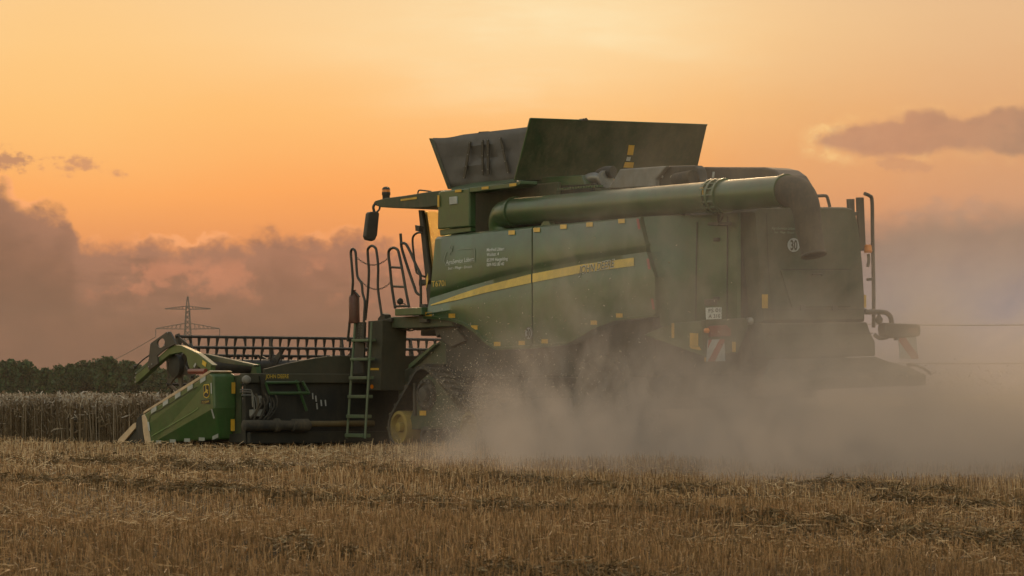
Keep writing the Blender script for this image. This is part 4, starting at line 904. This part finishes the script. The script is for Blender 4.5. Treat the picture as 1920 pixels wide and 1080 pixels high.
# reel
reel = empty('reel'); reel.parent = combine
RC = Vector((7.15, 0, 1.26)); RR = .48; ANG = [R(82 + 60 * k) for k in range(6)]
reel_l, reel_r = 3.58, -3.62
MB().tube([RC + Vector((0, reel_l, 0)), RC + Vector((0, reel_r, 0))], .115, 20).build('reel_tube', M['reel'], reel, smooth=True)
BP = [RC + Vector((math.cos(a) * RR, 0, math.sin(a) * RR)) for a in ANG]
for b in BP: MB().tube([b + Vector((0, reel_l, 0)), b + Vector((0, reel_r, 0))], .024, 8).build('tine_bar', M['reel'], reel, smooth=True)
for yy in (3.55, 1.85, .5, -.85, -2.2, -3.58):
    sp_ = MB()
    for a in ANG:
        d = Vector((math.cos(a), 0, math.sin(a))); s_ = Vector((-d.z, 0, d.x))
        if yy == 3.55:
            sp_.prism([RC + Vector((0, yy, 0)) + k for k in (d * .1 + s_ * .10, d * .30 + s_ * .045, d * .52 + s_ * .05, d * .52 - s_ * .05, d * .30 - s_ * .045, d * .1 - s_ * .10)], (0, -.03, 0))
            e0, e1 = d, Vector((math.cos(a + R(60)), 0, math.sin(a + R(60))))
            sp_.prism([RC + Vector((0, yy - .004, 0)) + k for k in (e0 * .44, e0 * .50, e1 * .50, e1 * .44)], (0, -.02, 0))
        else: sp_.prism([RC + Vector((0, yy, 0)) + k for k in (d * .1 + s_ * .07, d * .48 + s_ * .025, d * .48 - s_ * .025, d * .1 - s_ * .07)], (0, -.03, 0))
    sp_.lathe(RC + Vector((0, yy, 0)), (0, -1, 0), [(-.01, .17), (.05, .17)], 20)
    sp_.build('reel_spider', M['endplate'] if yy == 3.55 else M['reel'], reel)
MB().lathe(RC + Vector((0, 3.66, 0)), (0, -1, 0), [(0, .10), (.02, .19), (.1, .19)], 20).build('reel_motor', M['dark'], reel, smooth=True)
def tine_mesh(mb, p):
    q = [(.030, .012, .02), (.026, .010, -.03), (.016, .008, -.12), (.007, .006, -.22)]; vs = []
    for i, (w, t, z) in enumerate(q):
        b = .035 * (max(0, -z) / .22) ** 2
        vs += [p + Vector((b - t, -w, z)), p + Vector((b - t, w, z)), p + Vector((b + t, w, z)), p + Vector((b + t, -w, z))]
    mb.add(vs, [(0, 1, 2, 3), (12, 13, 14, 15)] + [(i * 4 + k, i * 4 + (k + 1) % 4, (i + 1) * 4 + (k + 1) % 4, (i + 1) * 4 + k) for i in range(3) for k in range(4)])
tmb = MB(); tine_mesh(tmb, Vector((0, 0, 0))); t0 = None; rest = MB(); SPC = .167
for i, b in enumerate(BP):
    for k in range(43):
        y = reel_l - .10 - SPC * k - (SPC / 2 if i % 2 else 0); p = Vector((b.x, y, b.z))
        if i in (0, 1, 5) and k < 31:
            if t0 is None: t0 = tmb.build('tine', M['reel'], reel); t0.location = p
            else: c_ = t0.copy(); COL.objects.link(c_); c_.parent = reel; c_.location = p; c_.rotation_euler = (random.gauss(0, .05), random.gauss(0, .07), random.gauss(0, .1))
        else: tine_mesh(rest, p)
rs_ = rest.build('tines', M['reel'], reel); rs_['kind'] = 'stuff'
# feed auger in the table
MB().tube([(5.75, 3.4, .55), (5.75, -3.5, .55)], .20, 20).build('feed_auger', M['dark'], hdr, smooth=True)

# ------------------------------------------------------------------ straw, stubble and standing crop
def strawmat(name, lo, mid, hi, rough=.7):
    m = bpy.data.materials.new(name); m.use_nodes = True; t = m.node_tree; b = t.nodes['Principled BSDF']
    a = t.nodes.new('ShaderNodeAttribute'); a.attribute_name = 'tint'
    g = t.nodes.new('ShaderNodeNewGeometry')
    c = ramp(t, V(t, a.outputs['Fac']), [(0, lo), (.5, mid), (1, hi)])
    big = noise(t, g.outputs['Position'], .45, 4, .6).ss(.35, .65)
    c = mixc(t, big * .35, c, tuple(k * .55 for k in mid))
    t.links.new(c, b.inputs['Base Color']); b.inputs['Roughness'].default_value = rough; b.inputs['Specular IOR Level'].default_value = .12
    return m
M['straw'] = strawmat('stubble_straw', (.075, .043, .016), (.48, .268, .125), (.80, .56, .33))
M['chaffpile'] = strawmat('weathered_chaff', (.095, .058, .027), (.25, .158, .078), (.46, .33, .18))
M['crop'] = strawmat('ripe_cereal', (.08, .050, .024), (.25, .17, .10), (.60, .50, .40))
def gh(x, y): return ground_h(x, y) + rut(x, y)
def blades(x, y, z0, h, w, lean, yaw, tint):
    """upright two-segment blades, each a narrow bent strip"""
    n = len(x); la = rng.uniform(0, 2 * np.pi, n)
    lx, ly = np.cos(la) * lean * h, np.sin(la) * lean * h
    wx, wy = np.cos(yaw) * w / 2, np.sin(yaw) * w / 2
    v = np.empty((n, 6, 3))
    for k, (f, b, s_) in enumerate(((0, 0, 1), (.55, .4, 1), (1, 1, .75))):
        v[:, 2 * k, 0] = x + lx * b - wx * s_; v[:, 2 * k, 1] = y + ly * b - wy * s_; v[:, 2 * k, 2] = z0 + h * f
        v[:, 2 * k + 1, 0] = x + lx * b + wx * s_; v[:, 2 * k + 1, 1] = y + ly * b + wy * s_; v[:, 2 * k + 1, 2] = z0 + h * f
    i = np.arange(n)[:, None] * 6
    f = np.concatenate([i + np.array([[0, 1, 3, 2]]), i + np.array([[2, 3, 5, 4]])])
    return v.reshape(-1, 3), f, np.repeat(tint, 6)
def straws(c, d, L, w, tint):
    """loose straws: c centres, d unit directions"""
    n = len(c); up = rng.normal(size=(n, 3)); s_ = np.cross(d, up); s_ /= np.linalg.norm(s_, axis=1)[:, None] + 1e-9
    a, b = c - d * L[:, None] / 2, c + d * L[:, None] / 2; k = s_ * (w / 2)[:, None]
    v = np.stack([a - k, a + k, b + k * .8, b - k * .8], 1)
    f = np.arange(n)[:, None] * 4 + np.arange(4)[None, :]
    return v.reshape(-1, 3), f, np.repeat(tint, 4)
def join(ps):
    v, f, t, o = [], [], [], 0
    for a, b, c in ps: v.append(a); f.append(b + o); t.append(c); o += len(a)
    return np.concatenate(v), np.concatenate(f), np.concatenate(t)
def scatter(n, t0, t1, pad=2.2):
    """points on the field between two distances from the camera"""
    t = np.sqrt(rng.uniform(t0 ** 2, t1 ** 2, n)); u = rng.uniform(-1, 1, n) * (.176 * t + pad)
    return CAM.x + t * DV.x + u * RV.x, CAM.y + t * DV.y + u * RV.y, t
parts_ = []
for n, a, b in ((90000, 11.3, 20), (80000, 20, 33), (60000, 33, 62)):
    x, y, t = scatter(n, a, b)
    row = .125; yr = np.round(y / row) * row + rng.normal(0, .018, n); y = np.where(rng.random(n) < .8, yr, y)
    cover = np.zeros(n)
    for y0, w_, a_ in RUTS: cover += (a_ < 0) * np.exp(-((y - y0 - .22 * np.sin(x * .45 + y0) - .1 * np.sin(x * 1.3)) / .25) ** 2)
    keep = (rng.random(n) > cover * .8) & ~((y < 3.6) & (x > 7.6)) & ~((y < 4.0) & (y > -4) & (x > 5.0) & (x < 8.6))
    x, y, t, cover = x[keep], y[keep], t[keep], cover[keep]; m_ = len(x)
    h = (rng.normal(.10, .027, m_) * np.clip(.40 + t / 58, .55, 1.1)).clip(.025, .2) * (1 - .5 * cover) * np.where((x > 3.5) & (x < 10) & (y < 6.5), .55, 1) * (.8 + .4 * (np.sin(x * .6) * np.sin(y * .9 + 1) > 0))
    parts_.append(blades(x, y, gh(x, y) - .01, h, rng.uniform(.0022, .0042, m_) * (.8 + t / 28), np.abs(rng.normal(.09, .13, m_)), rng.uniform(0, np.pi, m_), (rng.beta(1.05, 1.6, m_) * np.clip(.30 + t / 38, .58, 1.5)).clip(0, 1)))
for n, a, b in ((30000, 11.3, 22), (30000, 22, 40), (20000, 40, 60)):
    x, y, t = scatter(n, a, b); yaw = rng.uniform(0, 2 * np.pi, n); pit = rng.normal(0, .35, n)
    d = np.stack([np.cos(yaw) * np.cos(pit), np.sin(yaw) * np.cos(pit), np.sin(pit)], 1)
    L = (rng.gamma(2.4, .028, n) * np.clip(.4 + t / 45, .5, 1.2)).clip(.02, .22)
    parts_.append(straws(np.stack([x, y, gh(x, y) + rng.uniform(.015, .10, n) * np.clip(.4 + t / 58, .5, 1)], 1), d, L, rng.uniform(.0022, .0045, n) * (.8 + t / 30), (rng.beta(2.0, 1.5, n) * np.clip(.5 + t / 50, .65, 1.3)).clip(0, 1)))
v_, f_, t_ = join(parts_)
st = fast_mesh('stubble', v_, f_, M['straw'], t_); st['kind'] = 'stuff'; st['label'] = 'short golden brown cereal stubble with loose straw across the foreground'
# swaths of matted chaff along the driving direction
parts_ = []
def clump(cx, cy, r_, hh, n):
    q = rng.normal(0, .75, (n, 2)); e = np.exp(-.6 * (q ** 2).sum(1))
    wob = .5 + .5 * np.sin(q[:, 0] * 4 + cx * 9) * np.sin(q[:, 1] * 5 + cy * 7)
    px_, py_ = cx + q[:, 0] * r_ * 1.3, cy + q[:, 1] * r_ * .8
    c = np.stack([px_, py_, gh(px_, py_) + hh * e * (.35 + .65 * wob) * rng.random(n) ** .7], 1)
    d = rng.normal(size=(n, 3)); d[:, 2] *= .4; d /= np.linalg.norm(d, axis=1)[:, None]
    dist = np.hypot(cx - CAM.x, cy - CAM.y)
    parts_.append(straws(c, d, rng.gamma(2.5, .020, n).clip(.012, .14), rng.uniform(.0035, .008, n) * (.8 + dist / 45), rng.beta(1.0, 1.9, n)))
for y0, w_, a_ in RUTS:
    if a_ < 0: continue
    x = -31.0
    while x < 12:
        x += rng.gamma(1.6, .12) * (.6 if y0 in (14.35, 10.95) else 1.2)
        if math.sin(x * .9 + y0 * 3) + math.sin(x * .37 + y0) < (-1.2 if y0 in (14.35, 10.95) else -.1): continue
        y = y0 + .22 * math.sin(x * .45 + y0) + .1 * math.sin(x * 1.3) + rng.normal(0, w_ * .55)
        if abs((Vector((x, y, 0)) - CAM).dot(RV)) > .2 * (Vector((x, y, 0)) - CAM).dot(DV) + 2: continue
        r_ = rng.uniform(.05, .20) * rng.uniform(.6, 1.2); clump(x, y, r_, (rng.uniform(.05, .13) + .3 * r_) * np.clip(.45 + (x + 32) / 45, .5, 1.1), int(110 + 1900 * r_))
for k in range(150):
    x, y, t = scatter(1, 11.5, 46); clump(x[0], y[0], rng.uniform(.04, .14), rng.uniform(.03, .08), int(rng.uniform(80, 200)))
v_, f_, t_ = join(parts_)
o = fast_mesh('matted_chaff', v_, f_, M['chaffpile'], t_); o['kind'] = 'stuff'; o['label'] = 'dark matted clumps of chopped straw lying in rows on the stubble'
# standing crop: edge in line with the end of the header
parts_ = []
def crop_strip(n, x0, x1, y0, y1, wk):
    x, y = rng.uniform(x0, x1, n), rng.uniform(y0, y1, n)
    y = np.where(y > 3.38, y + .08 * np.sin(x * 3) + rng.normal(0, .04, n), y)
    h = (rng.normal(.70, .045, n) + .03 * np.sin(x * 1.7) + .02 * np.sin(x * 4.3 + 1) - (rng.random(n) < .45) * rng.uniform(0, .30, n)).clip(.32, .84); yaw = rng.uniform(0, np.pi, n)
    parts_.append(blades(x, y, np.zeros(n), h, rng.uniform(.005, .009, n) * wk, np.abs(rng.normal(.06, .07, n)), yaw, rng.beta(2, 3.2, n)))
    c = np.stack([x + rng.normal(0, .03, n), y + rng.normal(0, .03, n), h + rng.normal(-.01, .02, n)], 1)
    d = rng.normal(size=(n, 3)) * .6; d[:, 2] += .35; d /= np.linalg.norm(d, axis=1)[:, None]
    parts_.append(straws(c, d, rng.uniform(.06, .11, n), rng.uniform(.012, .020, n) * wk, rng.beta(4, 1.8, n)))
    k = n // 2; parts_.append(straws(np.stack([x[:k], y[:k], rng.uniform(.1, .6, k)], 1), (lambda d: d / np.linalg.norm(d, axis=1)[:, None])(rng.normal(size=(k, 3)) + np.array([0, 0, .6])), rng.uniform(.1, .3, k), rng.uniform(.006, .014, k) * wk, rng.beta(2, 3, k)))
crop_strip(27000, 8.3, 24, 2.2, 3.58, 1.15)
crop_strip(9000, 7.9, 9.6, -3.8, 2.6, 1.3)
crop_strip(16000, 8.5, 60, -8, 2.5, 2.0)
crop_strip(5000, 24, 70, 1, 3.58, 1.8)
v_, f_, t_ = join(parts_)
nv = len(v_)
cx_ = [(8.6, 3.55), (300, 3.55), (900, 3.0), (900, -900), (9.2, -900), (9.2, 2.4), (8.6, 2.4)]
hh = .56
q = [(8.75, 3.0), (9.3, 3.0), (1500, 3.0), (1500, -700), (9.3, -700), (9.3, 1.8), (8.75, 1.8)]
core = MB().prism([(x, y, .0) for x, y in q], (0, 0, hh))
cv_ = np.array([tuple(p) for p in core.v]); quads = np.array([[0, 1, 5, 6], [1, 2, 3, 4]]) + 7
side_ = np.array([f for f in core.f if len(f) == 4]);
v_ = np.concatenate([v_, cv_]); f_ = np.concatenate([f_, quads + nv, side_ + nv]); t_ = np.concatenate([t_, np.full(len(cv_), .38)])
o = fast_mesh('standing_crop', v_, f_, M['crop'], t_); o['kind'] = 'stuff'; o['label'] = 'uncut ripe cereal standing upright ahead of the cutting header'

# ------------------------------------------------------------------ far trees
def leafmat(name, a, b):
    m = bpy.data.materials.new(name); m.use_nodes = True; t = m.node_tree; p = t.nodes['Principled BSDF']
    at = t.nodes.new('ShaderNodeAttribute'); at.attribute_name = 'tint'
    t.links.new(mixc(t, V(t, at.outputs['Fac']), a, b), p.inputs['Base Color']); p.inputs['Roughness'].default_value = .7; p.inputs['Specular IOR Level'].default_value = .2
    return m
M['leaf'] = leafmat('foliage', (.016, .030, .010), (.055, .090, .030)); M['bark'] = mat('bark', (.06, .045, .032), .9)
TD = 620.0
def far(px, t): u = (px - 960) / FX; return Vector((CAM.x + t * (DV.x + u * RV.x), CAM.y + t * (DV.y + u * RV.y), 0))
def tree(px, top, half, t, label, n=1500):
    base = far(px, t); H_ = EYE + (HZ - top) / FX * t; Wd = half / FX * t
    r_ = empty('tree', base); tag(r_, label, 'tree', 'row of dark trees beyond the standing crop')
    tk = MB().tube([(0, 0, 0), (.1, 0, H_ * .3), (0, .1, H_ * .75)], [.32, .24, .08], 8)
    for k in range(5):
        a = 2 * math.pi * k / 5 + rng.random(); z = H_ * (.25 + .1 * k)
        tk.tube([(0, 0, z), (math.cos(a) * Wd * .35, math.sin(a) * Wd * .35, z + H_ * .15), (math.cos(a) * Wd * .6, math.sin(a) * Wd * .6, z + H_ * .25)], [.13, .09, .03], 6)
    tk.build('trunk', M['bark'], r_)
    nb = 16; cs = []
    for k in range(nb):
        a = rng.uniform(0, 2 * np.pi); z = rng.uniform(.18, .86); rr_ = Wd * (.75 if z < .6 else .45) * math.sqrt(rng.random())
        cs.append((math.cos(a) * rr_, math.sin(a) * rr_, z * H_, rng.uniform(.16, .30) * min(H_, 2.2 * Wd)))
    cs.append((0, 0, H_ * .84, H_ * .16)); cs = np.array(cs); cs[:, 3] = np.minimum(cs[:, 3], H_ * 1.0 - cs[:, 2] + .2)
    i = rng.integers(0, len(cs), n); q = rng.normal(size=(n, 3)); q /= np.linalg.norm(q, axis=1)[:, None]; q *= (rng.random(n) ** .4 * rng.uniform(.8, 1.15, n))[:, None]
    c = cs[i, :3] + q * cs[i, 3][:, None]; c[:, 2] = np.maximum(c[:, 2], .4)
    d = rng.normal(size=(n, 3)); d /= np.linalg.norm(d, axis=1)[:, None]; sz = rng.uniform(.35, .8, n)
    v, f, tt = straws(c, d, sz, sz * .75, rng.random(n) * .6 + .4 * rng.random(len(cs))[i])
    o = fast_mesh('crown', v, f, M['leaf'], tt); o.parent = r_
TREES = [(-60, 668, 60, 'tall broad tree mostly cut off by the left frame edge'), (8, 676, 38, 'rounded tree just inside the left frame edge, paler sky gap to its right'),
 (48, 676, 28, 'dark tree with a single pointed top near the left frame edge'), (84, 690, 26, 'low tree filling the dip right of the pointed tree'),
 (112, 684, 24, 'medium tree with a flat ragged top, second dip from the left'), (133, 681, 14, 'slim tree with a spiky tip rising between two lower crowns'),
 (160, 678, 26, 'dark rounded tree left of the tallest crown near the header'), (184, 671, 26, 'broad leafy tree whose left shoulder meets a lower crown'),
 (208, 669, 24, 'tallest crown of the group left of the harvester header'), (234, 675, 24, 'sloping tree crown right of the tallest crown'),
 (262, 684, 26, 'tree just left of the reel arm, below the pylon'), (300, 692, 30, 'low tree seen through the reel arm openings')]
for k, (px, top, half, lab) in enumerate(TREES): tree(px, top, half * 1.15, TD + rng.uniform(-18, 18), lab, 2200)
bmk = []
for k in range(3800):
    px = rng.uniform(-220, 420); p = far(px, TD + 25 + rng.uniform(-6, 12)); top = np.interp(px, [-220, 0, 60, 90, 200, 260, 330, 420], [6.5, 6.5, 6, 5, 7, 6, 4.5, 3]); bmk.append((p.x, p.y, .3 + top * rng.random() ** .8))
c = np.array(bmk); n = len(c); d = rng.normal(size=(n, 3)); d /= np.linalg.norm(d, axis=1)[:, None]; sz = rng.uniform(.7, 1.5, n)
v, f, tt = straws(c, d, sz, sz * .8, rng.random(n) * .7)
o = fast_mesh('undergrowth', v, f, M['leaf'], tt); o['kind'] = 'stuff'; o['label'] = 'dark undergrowth between the far trees'

# ------------------------------------------------------------------ power pylon and cables
PD = 1400.0
M['pylon'] = mat('weathered_galvanised_steel', (.10, .09, .085), .7)
def pyl():
    base = far(352, PD); r_ = empty('power_pylon', base); tag(r_, 'distant lattice power pylon with two crossarms, rising behind the reel', 'power pylon')
    k = PD / FX; zt = lambda py: EYE + (HZ - py) * k
    X_, Y_ = RV, DV; at = lambda u, w, z: Vector((X_.x * u + Y_.x * w, X_.y * u + Y_.y * w, z))
    prof = [(0, 4.2), (zt(660), 2.3), (zt(632), 1.5), (zt(615), 1.2), (zt(579), .8), (zt(556), .12)]
    wd = lambda z: pl(prof, z); rr_ = .21
    m = MB(); zs = [0, 5, 10, 14.5, 18.5, 22, 25.3, 28.3, 31, 33.5, 36, 38.3, 40.5, 43, zt(556)]
    for sx in (-1, 1):
        for sy in (-1, 1): m.tube([at(sx * wd(z), sy * wd(z), z) for z in zs], rr_ * 1.25, 4)
    for a, b in zip(zs, zs[1:]):
        for (s0, t0_), (s1, t1_) in (((-1, -1), (1, -1)), ((1, -1), (1, 1)), ((1, 1), (-1, 1)), ((-1, 1), (-1, -1))):
            m.tube([at(s0 * wd(a), t0_ * wd(a), a), at(s1 * wd(b), t1_ * wd(b), b)], rr_ * .7, 3); m.tube([at(s1 * wd(a), t1_ * wd(a), a), at(s0 * wd(b), t0_ * wd(b), b)], rr_ * .7, 3)
    m.build('mast', M['pylon'], r_)
    for zb, zp, L in ((zt(580), zt(574), 43 * k), (zt(617), zt(606), 60 * k)):
        c = MB(); w = wd(zb)
        for sx in (-1, 1):
            for sy in (-1, 1):
                c.tube([at(sx * w, sy * w, zb), at(sx * L, 0, zb + .2)], rr_, 4); c.tube([at(sx * w * .8, sy * w * .8, zp), at(sx * L, 0, zb + .3)], rr_, 4)
            for j in range(1, 7):
                u0, u1 = w + (L - w) * j / 7, w + (L - w) * (j + .5) / 7
                h0 = (zp - zb) * (1 - j / 7)
                c.tube([at(sx * u0, 0, zb), at(sx * u0, 0, zb + h0)], rr_ * .6, 3); c.tube([at(sx * u0, 0, zb + h0), at(sx * u1, 0, zb)], rr_ * .6, 3)
        c.build('crossarm', M['pylon'], r_)
    for sx in (-1, 1):
        z = zt(617); MB().tube([at(sx * 60 * k, 0, z), at(sx * 60 * k, 0, z - 3.6)], .2, 5).build('insulator', M['pylon'], r_)
    return [base + at(sx * 60 * k, 0, zt(617) - 3.6) for sx in (-1, 1)]
tips = pyl()
def cable(a, b, sag, label):
    pts = [a.lerp(b, i / 24) - Vector((0, 0, sag * 4 * (i / 24) * (1 - i / 24))) for i in range(25)]
    tag(MB().tube(pts, .17, 5).build('power_cable', M['pylon'], None), label, 'power cable', 'power cables strung across the background')
def fz(px, py, t): p = far(px, t); p.z = EYE + (HZ - py) * t / FX; return p
cable(tips[0], fz(20, 722, 1700), 6, 'thin cable dropping left from the pylon toward the treetops')
cable(fz(1240, 590, 1000), fz(2300, 596, 1000), 3, 'faint upper cable in the pale haze right of the harvester')
cable(fz(1240, 662, 1000), fz(2300, 668, 1000), 3, 'darker lower cable in the pale haze right of the harvester')

# ------------------------------------------------------------------ flying chaff
n = 24000
k = rng.random(n)
c = np.empty((n, 3)); g1 = k < .7
c[:, 0] = np.where(g1, rng.normal(.15, 1.0, n), rng.uniform(-6, 2.5, n)); c[:, 1] = np.where(g1, rng.normal(2.6, .7, n), rng.uniform(1.9, 4.5, n))
c[:, 2] = np.where(g1, np.abs(rng.normal(.35, .5, n)), rng.gamma(1.6, .45, n)) + .05
m2 = 5000; x2 = -5.0 - rng.gamma(1.6, 1.3, m2)
c = np.concatenate([c, np.stack([x2, rng.normal(-.6, 1.3, m2) , 1.12 - .03 * (x2 + 5) ** 2 * .5 + rng.normal(0, .10, m2) - rng.gamma(1, .12, m2)], 1)])
ok = (c[:, 0] < 3.6) & ((c[:, 1] > 1.85) | (c[:, 0] < -4.9)) & (c[:, 2] > .02) & (c[:, 0] + 1.38 * (c[:, 1] - 1.75) < 2.4 - np.abs(rng.normal(0, .9, len(c)))) & (c[:, 2] < 2.4 - .1 * c[:, 0]); c = c[ok]; n = len(c)
d = rng.normal(size=(n, 3)); d /= np.linalg.norm(d, axis=1)[:, None]; sz = rng.gamma(1.1, .009, n).clip(.002, .06)
v, f, tt = straws(c, d, sz, np.minimum(sz, .011), rng.random(n))
o = fast_mesh('flying_chaff', v, f, strawmat('flying_chaff', (.22, .16, .11), (.42, .33, .24), (.66, .55, .43)), tt); o['kind'] = 'stuff'; o['label'] = 'specks of chaff whirling above the crawler track'

# ------------------------------------------------------------------ dust and haze
def volume(name, lo, hi, col, dens, aniso, label, fn=None, step=None):
    o = MB().span(lo, hi).build(name, None, None); o['kind'] = 'stuff'; o['label'] = label
    m = bpy.data.materials.new(name + '_volume'); m.use_nodes = True; t = m.node_tree; t.nodes.clear()
    pv = t.nodes.new('ShaderNodeVolumePrincipled'); out = t.nodes.new('ShaderNodeOutputMaterial')
    pv.inputs['Color'].default_value = (*col, 1); pv.inputs['Anisotropy'].default_value = aniso; pv.inputs['Density'].default_value = dens
    t.links.new(pv.outputs[0], out.inputs['Volume'])
    if fn: t.links.new((fn(t) * dens).x, pv.inputs['Density'])
    o.data.materials.append(m)
    return o
def dustfn(t):
    g = t.nodes.new('ShaderNodeNewGeometry'); p = g.outputs['Position']
    sp_ = t.nodes.new('ShaderNodeSeparateXYZ'); t.links.new(p, sp_.inputs[0]); x, y, z = (V(t, s_) for s_ in sp_.outputs)
    # the plume is born under the machine and drifts back and toward the camera
    big = noise(t, p, .42, 4, .6, .4); fine = noise(t, p, 1.25, 3, .6)
    q = x + (y - 1.75) * 1.38
    wv = comb(t, q, y * .16, z * 1.1)      # the wind draws the dust out along its drift
    n1 = (noise(t, wv, .60, 5, .62, .8) - .5) * 2.0; n2 = (noise(t, wv, 1.8, 5, .65, .6) - .5) * 2.0
    side = (y + n1 * 4.0).ss(12.0, 4.2) * y.ss(12.1, 11.0) * y.ss(-5.5, -1.0) * x.ss(-19.0, -12.0)
    qa = (q + .25 + n1 * 1.5 + z * .5) / 1.35                               # first puff, thrown up by the track
    pa = (-(qa * qa)).exp() * (-(z / (.62 + n1 * .7 + n2 * .25).mx(.12))).exp()
    qb = q + z * 1.9 + n1 * 2.2 + n2 * .7                                    # the main plume rolling back from the chopper
    zb = z / (.74 + n1 * .42 + n2 * .26).mx(.15); pb = qb.ss(-2.3, -4.6) * (-(zb * zb)).exp()
    base = q.ss(2.5, -1.0) * (-(z / (.42 + n1 * .3 + q.ss(1.0, -3.5) * .5).mx(.1))).exp() * (.55 + q.ss(0.0, -3.0) * .25)
    puff_ = (.62 + n2 * 1.55 + n1 * 1.05).mx(.06)
    thin = (-(z / 2.4)).exp() * (q + n1 * 2.0).ss(-.3, -4.8) * q.ss(-7.5, -5.9) * y.ss(6.0, 2.2) * y.ss(-1.0, 1.0) * (.62 + n1 * .9).mx(.1)
    return (pa * 1.25 + pb * 1.15 + base) * puff_ * side + thin * .15
volume('dust_cloud', (-19, -9, -.1), (3.2, 12.1, 5.2), (.61, .54, .485), .58, .3, 'brown dust cloud billowing from under the harvester toward its rear', dustfn)
volume('haze', (-760, -1780, -1.1), (1950, 980, 62), (.86, .76, .68), .00005, .3, 'thin evening haze over the field')
# everything below a sub-part belongs to the part itself
def depth_of(o):
    d = 0
    while o.parent: o = o.parent; d += 1
    return d
bpy.context.view_layer.update()
for o in list(COL.objects):
    while depth_of(o) > 2: o.parent = o.parent.parent
